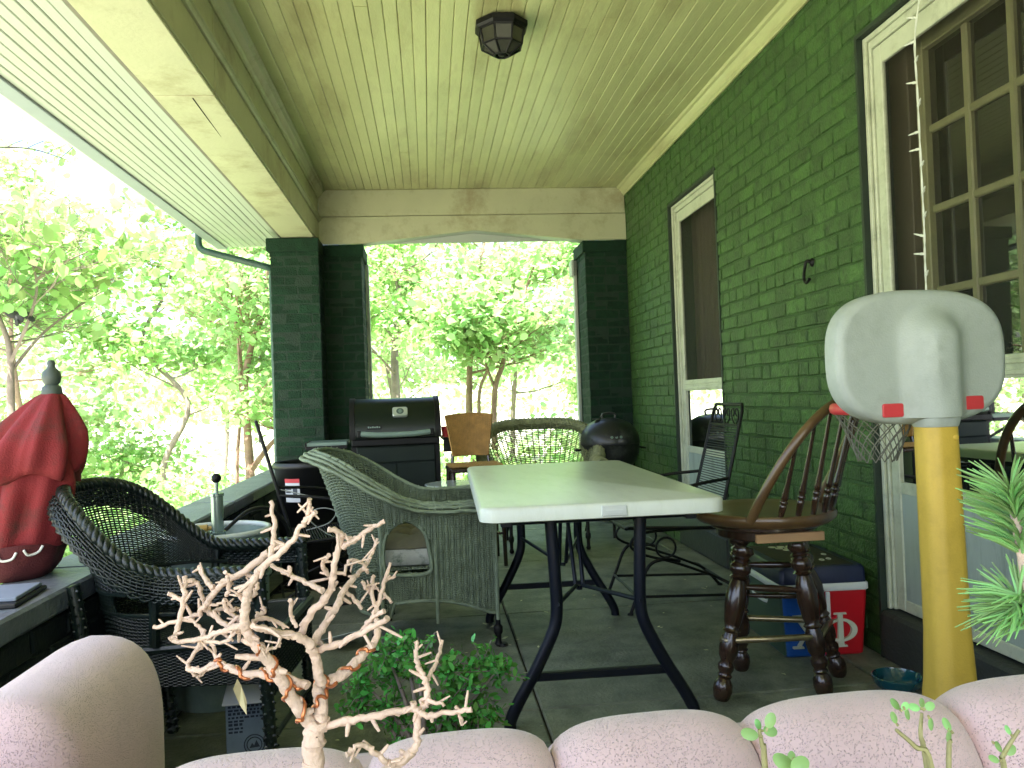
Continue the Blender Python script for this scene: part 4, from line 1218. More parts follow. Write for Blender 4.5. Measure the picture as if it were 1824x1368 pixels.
q = MB(); loft(q, [[mt @ Vector((.026 * math.cos(a_), y, .024 * math.sin(a_))) for a_ in [2 * math.pi * k / 20 for k in range(20)]] for y in (-.0105, -.0135)]); q.build("thermometer", mk("dark_gauge", (.06, .09, .08), .3, .1), gg)
q = MB(); loft(q, [[mt @ Vector((.012 * math.cos(a_), y, .016 * math.sin(a_))) for a_ in [2 * math.pi * k / 12 for k in range(12)]] for y in (-.0135, -.015)]); q.build("gauge_needle", m_gs, gg)
mt2 = Matrix.Translation((-.145, -.250, .915)) @ Matrix.Rotation(R(-6), 4, 'X')
q = MB(); q.box(-.05, .05, -.003, .008, -.014, .014, c=.002, m=mt2); q.build("name_plate", m_black, gg)
q = MB()
for k in range(6): q.box(-.042 + k * .0145, -.032 + k * .0145, -.0045, -.0028, -.006, .006 - (.003 if k % 2 else 0), m=mt2)
q.build("name_lettering", m_gs, gg)
q = MB(); q.box(-.605, -.330, -.20, .18, .795, .822, c=.006); sh = q.build("side_shelf", m_gs, gg)
for yy in (-.12, -.02, .08): 
    q = MB(); q.box(-.60, -.335, yy - .004, yy + .004, .8222, .8235); q.build("shelf_groove", m_black, sh)
q = MB(); q.box(-.615, -.606, -.21, .19, .785, .826, c=.003); q.box(-.61, -.33, -.213, -.201, .775, .8, c=.003)
for yy in (-.15, .14): q.tube([(-.59, yy, .79), (-.272, yy, .62)], .012, 6)
q.build("shelf_bracket", m_black, gg)
q = MB(); q.box(.330, .56, -.20, .18, .80, .822, c=.005); q.box(.33, .55, -.19, -.17, .72, .80, c=.003); q.build("side_shelf", m_black, gg)
for s in (-1, 1):
    for yy in (-.19, .19):
        q = MB(); q.box(s * .285 - .018, s * .285 + .018, yy - .018, yy + .018, 0 if s < 0 else .02, .785, c=.003); q.build("leg", m_black, gg)
cup = MB(); cup.lathe([(.022, 0), (.028, .07), (.030, .075), (.027, .075), (.020, .004), (0, .004)], c=(0, 0, 0), n=18)
co = cup.build("red_cup", m_red, None, smooth=40); co.location = (.105, 5.70, .824); tag(co, "red cup standing on the dark side shelf of the gas grill", "cup")
bot = thing("sauce_jar", "small dark jar beside the red cup on the grill shelf", "jar", (.20, 5.74, .824))
q = MB(); q.lathe([(0, 0), (.026, 0), (.028, .005), (.028, .045), (.022, .055), (0, .055)], n=16); q.build("jar_body", m_black, bot, smooth=40)
q = MB(); q.lathe([(.021, .0555), (.021, .070), (0, .071)], n=16); q.build("jar_lid", m_gs, bot)

# ---- kettle grill -----------------------------------------------------------------
kg = thing("kettle_grill", "round black kettle charcoal grill against the green wall", "grill", (1.39, 6.2, 0))
m_ke = mk("black_enamel_dusty", (.010, .011, .010), .5, .25, 7, c2=(.10, .105, .085), c2amt=.6, c2scale=5, coat=.3)
lid = [(.235, .70), (.236, .715), (.228, .76), (.205, .81), (.16, .855), (.10, .885), (.04, .896), (0, .898)]
q = MB(); q.lathe(lid, n=36); q.build("lid", m_ke, kg, smooth=60)
bowl = [(0, .44), (.07, .445), (.14, .485), (.195, .55), (.225, .62), (.233, .69), (.240, .699), (.236, .7)]
q = MB(); q.lathe(bowl, n=36); q.build("bowl", m_ke, kg, smooth=60)
q = MB(); q.tube(smoothpath([(-.05, 0, .892), (-.05, 0, .925), (0, 0, .935), (.05, 0, .925), (.05, 0, .892)], 4), .009, 8); q.lathe([(.035, .8905), (.035, .895), (0, .896)], c=(-.1, -.03, 0), n=12); q.build("lid_handle", m_ke, kg, smooth=60)
for k in range(3):
    a_ = R(20 + 120 * k); q = MB(); q.tube([(.12 * math.cos(a_), .12 * math.sin(a_), .50), (.24 * math.cos(a_), .24 * math.sin(a_), 0)], .011, 8); q.build("leg", m_iron, kg)
q = MB()
for s in (-1, 1): q.tube(smoothpath([(s * .235, -.05, .66), (s * .27, -.05, .655), (s * .27, .05, .655), (s * .235, .05, .66)], 3), .008, 8)
q.build("side_handle", m_iron, kg)
q = MB()
for k in range(3): q.lathe([(.012, .008), (.010, .011), (0, .011)], n=8, m=Matrix.Translation((-.03 + .035 * k, -.219, .752)) @ Matrix.Rotation(R(62), 4, 'X'))
q.build("vent", m_gs, kg)

# ---- black plastic bin ----------------------------------------------------------
bn = thing("plastic_bin", "large round black plastic bin with a white and red label", "bin", (-.715, 5.02, 0))
m_bp = mk("black_plastic", (.0035, .004, .0045), .45, .2, 8)
q = MB(); q.lathe([(0, 0), (.19, 0), (.20, .01), (.228, .70), (.242, .712), (.242, .735), (.232, .745), (.222, .74), (.218, .70), (.19, .03), (0, .03)], n=40); q.build("bin_body", m_bp, bn, smooth=50)
for a0 in (20, 200):
    q = MB(); q.tube([((.238 + .022 * math.sin(math.pi * k / 8)) * math.cos(R(a0 - 75 + 32 * k / 8)), (.238 + .022 * math.sin(math.pi * k / 8)) * math.sin(R(a0 - 75 + 32 * k / 8)), .665) for k in range(9)], .010, 7); q.build("bin_handle", m_bp, bn, smooth=60)
def label_patch(a0, a1, z0, z1, rr, dn):
    rows = []
    for k in range(2):
        z = z0 + (z1 - z0) * k; r_ = .20 + .028 * (z - .01) / .69 + dn
        rows.append([(r_ * math.cos(R(a0 + (a1 - a0) * i / 8)), r_ * math.sin(R(a0 + (a1 - a0) * i / 8)), z) for i in range(9)])
    q = MB(); q.grid(rows); return q
m_paper = mk("white_paper", (.72, .74, .72), .7, .05)
label_patch(-128, -103, .52, .655, 0, .003).build("label", m_paper, bn, smooth=60, recalc=False)
label_patch(-128, -103, .633, .6565, 0, .0042).build("label_stripe", m_red, bn, smooth=60, recalc=False)
label_patch(-114, -107, .545, .61, 0, .0046).build("label_picture", mk("grey_print", (.10, .11, .12), .7, .1), bn, smooth=60, recalc=False)
for k, (z0, w) in enumerate(((.61, 8), (.593, 10), (.575, 9), (.557, 7))): label_patch(-126.5, -126.5 + w, z0, z0 + .007, 0, .0046).build("label_text", mk("dark_print", (.05, .05, .06), .7, .1), bn, smooth=60, recalc=False)

# ---- keg tub with hand pump --------------------------------------------------------
m_tub = mk("sage_green_tub", (.22, .30, .26), .35, .12, 7, .08, 90, c2=(.36, .42, .38), c2amt=.5, c2scale=11)
kt = thing("party_tub", "sage green party tub with pale rim and hand holes beside the parapet", "tub", (-.815, 3.16, 0))
q = MB(); q.lathe([(0, 0), (.170, 0), (.174, .008), (.178, .10), (.180, .20), (.183, .42), (.187, .615), (.181, .615), (.177, .42), (.172, .05), (0, .045)], n=44); q.build("tub_body", m_tub, kt, smooth=50)
q = MB(); q.tube([(.189 * math.cos(2 * math.pi * k / 40), .189 * math.sin(2 * math.pi * k / 40), .619) for k in range(40)], .011, 8, closed=True); q.build("tub_rim", mk("pale_tub_rim", (.55, .60, .57), .35, .06), kt, smooth=60)
q = MB(); q.tube([(.188 * math.cos(2 * math.pi * k / 40), .188 * math.sin(2 * math.pi * k / 40), .45) for k in range(40)], .007, 6, closed=True); q.build("tub_rib", m_tub, kt, smooth=60)
q = MB()
for a0 in (-70, 110):
    pts = [(a0 + 13 * x, .56 + .022 * z) for x, z in rrect(1, .8, .75, 5)]
    q.prism(pts, lambda u, v, t: ((.1865 + .02 * (v - .5) + t) * math.cos(R(u)), (.1865 + .02 * (v - .5) + t) * math.sin(R(u)), v), -.002, .0035)
q.build("hand_hole", mk("pale_inside", (.62, .66, .62), .5, .05), kt)
kgo = thing("beer_keg", "steel keg with a chrome hand pump standing inside the sage green tub", "keg", (-.815, 3.16, .048))
m_steel = mk("keg_steel", (.5, .52, .5), .35, .12, 10, metal=.8)
q = MB(); q.lathe([(0, 0), (.145, 0), (.15, .02), (.15, .48), (.14, .505), (.13, .51), (.125, .495), (.06, .505), (0, .508)], n=32); q.build("keg_body", m_steel, kgo, smooth=50)
m_ch = mk("green_grey_chrome", (.30, .38, .34), .25, .1, 10, metal=.7)
mp = thing("keg_pump", "grey hand pump tap with black ball knob rising from the tub", "pump", (-.81, 3.15, .565))
q = MB(); q.lathe([(.034, 0), (.034, .014), (.022, .018), (.02, .035), (.030, .037), (.030, .054), (.0225, .056), (.0225, .185), (.026, .187), (.026, .197), (.017, .199), (.007, .20), (.007, .238)], n=18); q.build("pump_cylinder", m_ch, mp, smooth=40)
q = MB(); q.lathe([(0, .236)] + [(.0185 * math.sin(math.pi * k / 10), .254 - .0185 * math.cos(math.pi * k / 10)) for k in range(1, 10)] + [(0, .2725)], n=16); q.build("pump_knob", m_black, mp, smooth=80)
q = MB(); q.tube([(-.018, 0, .068), (-.035, 0, .067), (-.037, 0, .067), (-.098, -.004, .065), (-.101, -.004, .065)], [.008, .008, .014, .015, .012], 12); q.build("tap_handle", mk("tan_tap_wood", (.42, .27, .07), .4, .1), mp, smooth=40)
q = MB(); q.lathe([(.022, .0165), (.022, .031), (0, .031)], n=14); q.build("pump_collar", mk("brass_collar", (.45, .30, .08), .35, .1, metal=.7), mp)
hs = MB(); hs.tube(smoothpath([(-.80, 3.18, .61), (-.71, 3.26, .68), (-.63, 3.36, .65), (-.58, 3.42, .50), (-.57, 3.40, .25), (-.60, 3.30, .03), (-.52, 3.22, .012), (-.46, 3.30, .012)], 7), .008, 8)
tag(hs.build("beer_hose", m_bp, smooth=60), "thin black hose looping from the keg over the tub edge", "hose")

# ---- red draped umbrella on the parapet ----------------------------------------------
m_rc = mk("faded_red_canvas", (.21, .015, .019), .85, .25, 7, .3, 220, c2=(.06, .022, .018), c2amt=.95, c2scale=7)
um = thing("table_umbrella", "folded red canvas umbrella with grey finial standing on the parapet coping", "umbrella", (-1.215, 2.58, .60))
def drape(prof, nf, amp, seed, mat, name, kx=1.0):
    r2 = random.Random(seed); ph = [r2.uniform(0, 6.28) for _ in range(4)]
    rows = []; n = 90
    for (r_, z, am) in prof:
        row = []
        for k in range(n):
            a_ = 2 * math.pi * k / n
            f = 1 + am * (.9 * (1.3 * abs(math.sin(nf * .5 * a_ + ph[0])) - .8) + .45 * math.sin((nf + 3) * a_ + ph[1] + 3 * z) + .5 * math.sin(2 * a_ + ph[2] + 5 * z))
            row.append((r_ * f * math.cos(a_) * kx + .26 * (z - .25), r_ * f * math.sin(a_), z + .012 * am * 8 * math.sin(5 * a_ + ph[3])))
        rows.append(row)
    q = MB(); q.grid(rows, closed_u=True); return q.build(name, mat, um, smooth=180)
drape([(.024, .548, 0), (.044, .532, .05), (.072, .495, .12), (.100, .455, .18), (.124, .415, .22), (.134, .375, .24), (.137, .345, .24), (.134, .315, .22), (.126, .298, .16), (.10, .315, .06)], 7, .1, 4, m_rc, "canopy")
drape([(.108, .350, .06), (.122, .29, .15), (.124, .23, .2), (.120, .17, .18), (.126, .125, .13), (.132, .10, .10), (.122, .09, .05), (.10, .10, .03)], 6, .1, 9, m_rc, "lower_canopy")
drape([(.132, .105, .03), (.140, .075, .03), (.135, .03, .03), (.118, .0, .02), (0, .0, 0)], 5, .1, 12, mk("dark_red_canvas", (.09, .014, .016), .9, .25, 8, .3, 220), "folded_hem")
q = MB(); q.lathe([(.026, .535), (.030, .545), (.027, .565), (.018, .572), (.024, .580), (.0275, .595), (.024, .612), (.013, .622), (.010, .630), (.012, .638), (.008, .646), (0, .648)], c=(.076, 0, 0), n=20); q.build("finial", mk("grey_finial", (.06, .08, .07), .5, .15, 12), um, smooth=60)
m_wl = mk("white_print", (.72, .72, .66), .7, .08)
def blob(name, pts, w):     # white printed strokes on the hem
    q = MB(); q.tube([Vector(p) for p in pts], w, 6, flat=.9); q.build(name, m_wl, um, smooth=60)
def hem(a_, z, r_=.143): return (r_ * math.cos(R(a_)) * 1.0 + .26 * (z - .25), r_ * math.sin(R(a_)), z)
blob("printed_letter", smoothpath([hem(-82, .088), hem(-76, .070), hem(-66, .072), hem(-63, .090)], 4), .004)
blob("printed_letter", smoothpath([hem(-56, .094), hem(-50, .078), hem(-40, .082), hem(-36, .100)], 4), .004)
blob("printed_letter", [hem(-98, .080), hem(-97, .030)], .004)
blob("printed_letter", [hem(-112, .075), hem(-104, .08), hem(-103, .035)], .004)
q = MB(); pts = []
flap = MB()
rows = []
for i in range(9):
    v = i / 8; row = []
    for j in range(9):
        u = j / 8
        row.append((-.10 + .06 * u + .015 * math.sin(v * 5), -.125 - .03 * math.sin(math.pi * u) - .012 * v, .15 + .17 * v - .03 * u * (1 - v)))
    rows.append(row)
flap.grid(rows); fo = flap.build("canvas_flap", m_rc, um, smooth=180)
bk = thing("notebook", "thin dark tray with pale papers lying on the parapet coping", "tray", (-1.14, 2.24, .601), R(6))
q = MB(); q.box(-.085, .085, -.11, .11, 0, .012, c=.003); q.build("tray_board", m_bp, bk)
q = MB(); q.box(-.07, .075, -.08, .10, .0122, .022, c=.002); q.build("paper_stack", mk("blue_grey_paper", (.22, .26, .34), .7, .1), bk)

# ---- sofa ------------------------------------------------------------------------
def suede():
    m = mk("pink_beige_suede", (.70, .50, .52), .85, .08, 6, 0, 100, c2=(.56, .42, .42), c2amt=.3, c2scale=5)
    N = m.node_tree.nodes; Lk = m.node_tree.links; p = N["Principled BSDF"]
    geo = N.new("ShaderNodeNewGeometry"); vo = N.new("ShaderNodeTexVoronoi"); vo.inputs["Scale"].default_value = 360
    nz = N.new("ShaderNodeTexNoise"); nz.inputs["Scale"].default_value = 160
    Lk.new(geo.outputs["Position"], vo.inputs["Vector"]); Lk.new(geo.outputs["Position"], nz.inputs["Vector"])
    mr = N.new("ShaderNodeMapRange"); mr.inputs[1].default_value = .0; mr.inputs[2].default_value = .42
    Lk.new(vo.outputs["Distance"], mr.inputs[0])
    bp = N.new("ShaderNodeBump"); bp.inputs["Strength"].default_value = .8; bp.inputs["Distance"].default_value = .002
    Lk.new(mr.outputs[0], bp.inputs["Height"]); Lk.new(bp.outputs[0], p.inputs["Normal"])
    src = p.inputs["Base Color"].links[0].from_socket
    m2 = N.new("ShaderNodeMapRange"); m2.inputs[1].default_value = .0; m2.inputs[2].default_value = .32; m2.inputs[3].default_value = .5; m2.inputs[4].default_value = 1.0
    Lk.new(vo.outputs["Distance"], m2.inputs[0])
    vm = N.new("ShaderNodeVectorMath"); vm.operation = 'SCALE'; Lk.new(src, vm.inputs[0]); Lk.new(m2.outputs[0], vm.inputs["Scale"]); Lk.new(vm.outputs[0], p.inputs["Base Color"])
    p.inputs["Sheen Weight"].default_value = .4; p.inputs["Sheen Roughness"].default_value = .5
    return m
m_sofa = suede()
sf_ = thing("sofa", "pinkish beige suede sofa with channel tufted back, seen from behind", "sofa", (.25, 1.25, 0))
# back: puffy channels along a gentle curve; cross-section is a fat rounded bar
def sofa_line(t):   # t in metres from the left end along x
    x = -.62 + t
    return x, .955 + .02 * x
wch = [(-.62, -.335), (-.335, -.09), (-.09, .131), (.131, .373), (.373, .642), (.642, .89), (.89, 1.12)]
def back_piece(x0, x1, k):
    rows = []; nu, nv = 30, 34
    for i in range(nu + 1):
        u = i / nu; puff = (1 - abs(2 * u - 1) ** 3.2) ** .55
        row = []
        for j in range(nv + 1):
            a_ = R(-70 + 320 * j / nv)        # around the section, from near bottom over the top
            shear = .085 * max(0, .62 - (.42 + .26 * max(0, math.sin(a_)))) * 1.8
            x = x0 + (x1 - x0) * u
            lx, ly = sofa_line(x + .62)
            # section: rounded top roll and long near face
            cy, cz = math.cos(a_), math.sin(a_)
            ry = .070 + .035 * puff
            if cz >= 0: yy = -cy * ry; zz = .565 + cz * (.085 + .035 * puff) + .012 * x
            else: yy = -cy * ry * (1 + .15 * cz); zz = .565 + cz * .30
            sh = .16 * max(0, .62 - zz) * (1 if cy > 0 else .3)
            row.append((x + sh, ly + yy, zz))
        rows.append(row)
    q = MB(); q.grid(rows); q.build("back_cushion", m_sofa, sf_, smooth=180, world=True)
for k, (a, c_) in enumerate(wch): back_piece(a + .0005, c_ - .0005, k)
q = MB()
rows = []
for i in range(20):
    x = -.62 + 1.74 * i / 19; lx, ly = sofa_line(x + .62)
    rows.append([(x, ly - .045, .05), (x, ly - .05, .56), (x, ly, .60), (x, ly + .05, .56), (x, ly + .05, .05)])
q.grid(rows); q.build("back_frame", m_sofa, sf_, smooth=30, world=True)
# left arm: fat rounded arm going away from the back
rows = []
for i in range(25):
    t = i / 24; y = 1.27 + .48 * t
    endr = min(1, (t / .16)) if t < .16 else 1.0
    endr = math.sqrt(max(0, 1 - (1 - endr) ** 2)) if t < .16 else (math.sqrt(max(.02, 1 - ((t - .86) / .14) ** 2)) if t > .86 else 1)
    row = []
    for j in range(41):
        a_ = R(-90 + 360 * j / 40)
        c_, s_ = math.cos(a_), math.sin(a_)
        hx_ = .135; x = -.685 + hx_ * math.copysign(abs(c_) ** .7, c_) * (.35 + .65 * endr)
        if s_ > 0: z = .465 + .175 * abs(s_) ** .85 * (.4 + .6 * endr) - .25 * max(0, -(x + .685)) 
        else: z = .465 - .40 * abs(s_) ** .5
        row.append((x, y, z))
    rows.append(row)
q = MB(); q.grid(rows); nn_ = 41; q.f.append(tuple(range(nn_ - 1))); q.mi.append(0); q.f.append(tuple(24 * nn_ + j for j in range(nn_ - 1))); q.mi.append(0); q.build("arm", m_sofa, sf_, smooth=180, world=True)
for k in range(2):
    q = MB(); x0 = -.42 + k * .60; loft(q, [[(x0 + .3 + x, 1.36 + y, z) for x, y in rrect(.29 - i_, .29 - i_, .06)] for z, i_ in ((.24, .02), (.26, 0), (.36, 0), (.39, .02), (.40, .06))]); q.build("seat_cushion", m_sofa, sf_, smooth=60, world=True)
q = MB(); q.box(-.45, .79, 1.02, 1.66, .06, .24, c=.02); q.build("seat_base", m_sofa, sf_, world=True)
q = MB()
for x in (-.6, .92):
    for y in (1.0, 1.6): q.lathe([(.022, 0), (.03, .06), (0, .06)], c=(x, y, 0), n=10)
q.build("foot", m_stool, sf_, world=True)

# ---- small things on the floor ---------------------------------------------------------
bx = thing("printed_carton", "small pale blue printed carton standing on the floor under the black chair", "carton", (-.60, 2.62, 0), R(4))
m_ct = mk("blue_grey_carton", (.17, .23, .29), .75, .15, 14)
q = MB(); q.box(-.058, .058, -.05, .05, 0, .185, c=.002); q.build("carton_body", m_ct, bx)
q = MB(); q.box(-.055, .06, -.055, .045, .21, .214, m=Matrix.Translation((0, 0, .01)) @ Matrix.Rotation(R(18), 4, 'X')); q.build("open_flap", m_paper, bx)
m_ink = mk("dark_blue_ink", (.02, .03, .05), .7, .1)
q = MB(); r2 = random.Random(2)
for r_ in range(9):
    z = .172 - r_ * .011; x = -.05
    while x < -.005 if r_ > 4 else x < .045:
        w = r2.uniform(.006, .014); q.box(x, x + w, -.0512, -.0504, z, z + (.006 if r_ % 3 else .008)); x += w + .004
q.build("printed_text", m_ink, bx)
q = MB()
for r_ in (.030, .022): q.tube([(.025 + r_ * math.cos(2 * math.pi * k / 24), -.0508, .045 + r_ * math.sin(2 * math.pi * k / 24)) for k in range(24)], .0016, 5, closed=True)
q.prism([(.010, .035), (.018, .05), (.024, .042), (.031, .058), (.041, .037)], lambda u, v, t: (u, t, v), -.0504, -.0514); q.build("printed_emblem", m_ink, bx)
pt = MB(); pt.lathe([(0, .001), (.07, .002), (.082, .012), (.095, .016), (.0945, .018), (.080, .0145), (.069, .005), (0, .004)], n=30, m=Matrix.Translation((-.43, 3.70, .028)) @ Matrix.Rotation(R(-14), 4, 'X') @ Matrix.Rotation(R(-10), 4, 'Y'))
tag(pt.build("paper_plate", mk("pale_blue_plate", (.60, .66, .68), .6, .05), smooth=50), "pale round paper plate on the floor beside the grey wicker armchair", "plate")
tl = MB(); tl.lathe([(0, .004), (.05, .002), (.078, .03), (.085, .055), (.080, .058), (.07, .034), (.045, .012), (0, .012)], c=(1.60, 2.70, 0), n=28)
tag(tl.build("glass_bowl", mk("teal_glazed_bowl", (.005, .06, .075), .12, .2, 8, coat=.6), smooth=50), "glossy teal bowl on the floor beside the yellow hoop post", "bowl")
lt = MB(); r2 = random.Random(12); m_fl = mk("dry_leaf", (.55, .55, .32), .8, .3, isl=.4)
for k in range(60):
    x = r2.uniform(-.5, 1.5); y = r2.uniform(2.5, 5.2); a_ = r2.uniform(0, 6.28); s_ = r2.uniform(.008, .024) * (1.3 if k < 12 else .7)
    pts = [(x + s_ * math.cos(a_ + b_) * (1 if i % 2 == 0 else .5), y + s_ * math.sin(a_ + b_) * (1 if i % 2 == 0 else .5), .003 + .004 * r2.random()) for i, b_ in enumerate([0, .9, 3.14, 4.1])]
    lt.add(pts, [(0, 1, 2, 3)])
tag(lt.build("leaf_litter", m_fl, smooth=0), "scattered dry leaf bits on the porch floor", "leaves", kind="stuff")

cc = MB(); pth = [at(x, y, d) for x, y, d in ((500, 872, 4.25), (560, 885, 4.22), (608, 890, 4.2), (640, 915, 4.2), (632, 950, 4.2), (600, 958, 4.2), (560, 935, 4.18), (548, 915, 4.16), (575, 905, 4.15), (598, 912, 4.15), (585, 932, 4.15), (545, 945, 4.17))]
cc.tube(smoothpath(pth, 7), .0028, 6)
tag(cc.build("loose_cord", mk("pale_cord", (.36, .38, .34), .6, .1), smooth=60), "thin pale cord looped over the black iron chair by the bin", "cord")

# ================================================================== plants
def leaves_mesh(name, C, size, mat, parent=None, seed=0, horiz=.6, aspect=.75, n=6, dirs=None, sizevar=.35):
    """C (m,3) leaf centres; flat rounded leaves with mixed orientation"""
    g = np.random.default_rng(seed); m = len(C)
    nr = g.normal(size=(m, 3)) * (1 - horiz) + np.array([0, 0, 1.0]) * horiz * np.where(g.random((m, 1)) < .9, 1, .2)
    nr /= np.linalg.norm(nr, axis=1, keepdims=True)
    t = g.normal(size=(m, 3)) if dirs is None else dirs + g.normal(size=(m, 3)) * .35
    t -= nr * (t * nr).sum(1, keepdims=True); t /= np.linalg.norm(t, axis=1, keepdims=True) + 1e-9
    b_ = np.cross(nr, t)
    s = size * (1 + sizevar * (g.random(m) * 2 - 1))
    if n == 6: sh = np.array([(-.5, 0), (-.22, .40), (.22, .38), (.55, 0), (.22, -.38), (-.22, -.40)])
    else: sh = np.array([(-.5, 0), (0, .42), (.5, 0), (0, -.42)])
    V = C[:, None, :] + s[:, None, None] * (sh[None, :, 0, None] * t[:, None, :] + sh[None, :, 1, None] * aspect * b_[:, None, :])
    V = V + nr[:, None, :] * (s[:, None, None] * .10 * (np.abs(sh[:, 1]) > .3)[None, :, None])
    F = np.arange(m * n).reshape(m, n)
    return mesh_np(name, V.reshape(-1, 3), F, mat, parent)
def branchy(r2, p, d, L, r, lev, tubes, ends, up=.15, spread=.8, nchild=(5, 4, 0), seg=5):
    pts = [Vector(p)]; dd = Vector(d).normalized()
    for i in range(seg):
        dd = (dd + Vector((r2.gauss(0, .13), r2.gauss(0, .13), r2.gauss(0, .10) + up * .3))).normalized()
        pts.append(pts[-1] + dd * (L / seg))
    rs = [r * (1 - .75 * i / seg) for i in range(seg + 1)]
    tubes.append((pts, rs))
    if lev >= 2: ends.extend([(pts[i], dd) for i in range(1, seg + 1)]); return
    n = nchild[lev]
    for k in range(n):
        t = .3 + .7 * (k + r2.random()) / n; i = min(seg - 1, int(t * seg)); q = pts[i].lerp(pts[i + 1], t * seg - i)
        az = r2.uniform(0, 6.283); side = Vector((math.cos(az), math.sin(az), r2.uniform(-.15, .45)))
        nd = (dd * (1 - spread * .7) + side * spread).normalized()
        branchy(r2, q, nd, L * r2.uniform(.42, .62), rs[i] * .62, lev + 1, tubes, ends, up, spread, nchild, 4)
def tree(name, label, base, limbs, leaf, nleaf, mat, bark, seed, group=None, cat="tree", scatter=.14, nchild=(6, 4, 0), horiz=.6, aspect=.85):
    """limbs: list of polylines (world, from the base) with radius; each carries side branches and leaves"""
    r2 = random.Random(seed); t = thing(name, label, cat, base, 0, group)
    tubes = []; ends = []; B = Vector(base)
    for (pts, r, L, z0, up) in limbs:
        P = smoothpath([Vector(p) - B for p in pts], 5); n = len(P)
        tubes.append((P, [r * (1 - .72 * i / (n - 1)) for i in range(n)]))
        nb_ = nchild[0] + 3
        for k in range(nb_):
            tt = z0 + (1 - z0) * (k + r2.random()) / nb_; i = min(n - 2, int(tt * (n - 1)))
            az = r2.uniform(0, 6.283); d = Vector((math.cos(az), math.sin(az), r2.uniform(0, .6)))
            branchy(r2, P[i], d, L * r2.uniform(.6, 1.1) * (1.05 - .45 * tt), r * .42 * (1 - .6 * tt), 0, tubes, ends, up, nchild=nchild)
    q = MB()
    for k, (p, rs) in enumerate(tubes): q.tube(p, [max(x, .0022) for x in rs], 8 if k < len(limbs) else 4, caps=False)
    q.build("trunk", bark, t, smooth=60, recalc=False)
    g = np.random.default_rng(seed); E = np.array([tuple(e[0]) for e in ends])
    C = E[g.integers(0, len(E), nleaf)] + g.normal(size=(nleaf, 3)) * np.array([scatter, scatter, scatter * .55])
    leaves_mesh("crown", C, leaf, mat, t, seed, horiz, aspect)
    return t
lf1 = leafmat("redbud_leaf", (.24, .38, .13), (.52, .78, .30))
lf2 = leafmat("myrtle_leaf", (.25, .40, .15), (.58, .82, .38))
lf3 = leafmat("far_leaf", (.32, .45, .20), (.64, .84, .42))  # paler than the nearer leaves: distant glare is put into the colour
lf4 = leafmat("dark_leaf", (.045, .14, .03), (.09, .28, .04))
bk1 = mk("pink_brown_bark", (.26, .17, .12), .85, .3, 9, .5, 60)
bk2 = mk("grey_brown_bark", (.22, .18, .15), .9, .3, 9, .5, 60)
GZ = -.5
def T(px, depth): return at(px, 700, depth).x
# young redbud right outside the parapet, thin dark limbs
x = T(22, 6.4)
tree("redbud_tree", "slim redbud sapling with forked thin limbs just beyond the red umbrella", (x, 6.4, GZ), [
    ([(x, 6.4, GZ), at(20, 740, 6.4), at(18, 640, 6.4), at(8, 590, 6.4), at(-30, 500, 6.4), at(-60, 400, 6.4)], .035, 1.0, .45, .2),
    ([at(17, 650, 6.4), at(55, 560, 6.3), at(65, 500, 6.3), at(40, 440, 6.2), at(-20, 380, 6.1)], .018, .9, .3, .1),
    ([at(17, 665, 6.4), at(70, 600, 6.5), at(120, 560, 6.6), at(180, 520, 6.7)], .014, .8, .4, .1),
    ([at(62, 500, 6.3), at(120, 465, 6.3), at(175, 440, 6.3)], .012, .8, .2, .1)], .095, 1500, lf1, bk2, 3, horiz=.45)
rb = bpy.data.objects["redbud_tree"]; q = MB(); r2 = random.Random(2)
for (px, py, s_) in ((22, 560, .05), (35, 566, .06), (48, 562, .045), (30, 575, .045), (56, 568, .04)):
    c_ = at(px, py, 6.3) - Vector(rb.location); q.lathe([(0, -s_), (s_ * .5, -s_ * .6), (s_ * .62, 0), (s_ * .4, s_ * .6), (0, s_)], n=8, m=Matrix.Translation(c_) @ Matrix.Rotation(r2.uniform(.6, 1.8), 4, 'Y') @ Matrix.Rotation(r2.uniform(0, 3), 4, 'X'), sy=.45)
q2 = MB(); P_ = smoothpath([p_ - Vector(rb.location) for p_ in (at(-60, 400, 6.4), at(-80, 320, 6.35), at(-45, 262, 6.3), at(0, 262, 6.25), at(60, 266, 6.2), at(120, 285, 6.15))], 5); q2.tube(P_, [.013 - .0004 * i for i in range(len(P_))], 6)
for i in (16, 19, 22, 24): q2.tube([P_[i], P_[i] + Vector((.06, 0, .05 - .02 * (i % 3))), P_[i] + Vector((.11, .02, .11 - .05 * (i % 3)))], .003, 4)
q2.build("bare_branch", mk("dark_twig_bark", (.03, .025, .022), .9, .3), rb, smooth=60)
q.build("dead_leaf_clump", mk("dark_dead_leaf", (.035, .035, .04), .8, .3), rb, smooth=60)
# crape myrtle with several pinkish trunks
tree("crape_myrtle", "multi-stemmed tree with smooth pinkish trunks left of the corner pillar", tuple(Vector((T(440, 9.0), 9.0, GZ))), [
    ([(T(440, 9), 9.0, GZ), at(446, 850, 9), at(440, 760, 9), at(436, 680, 9), at(450, 610, 9), at(468, 560, 9), at(480, 480, 9.1), at(490, 380, 9.2)], .055, 1.2, .55, .2),
    ([at(441, 760, 9), at(430, 690, 9.05), at(425, 610, 9.1), at(415, 540, 9.2), at(400, 450, 9.3)], .032, 1.2, .5, .2),
    ([(T(425, 9.1), 9.1, GZ), at(422, 850, 9.1), at(428, 740, 9.1), at(430, 650, 9.1), at(424, 560, 9)], .028, 1.0, .6, .2),
    ([at(446, 840, 9), at(475, 800, 8.9), at(510, 760, 8.8), at(560, 690, 8.8)], .038, .8, .6, .2)], .085, 4200, lf2, bk1, 5)
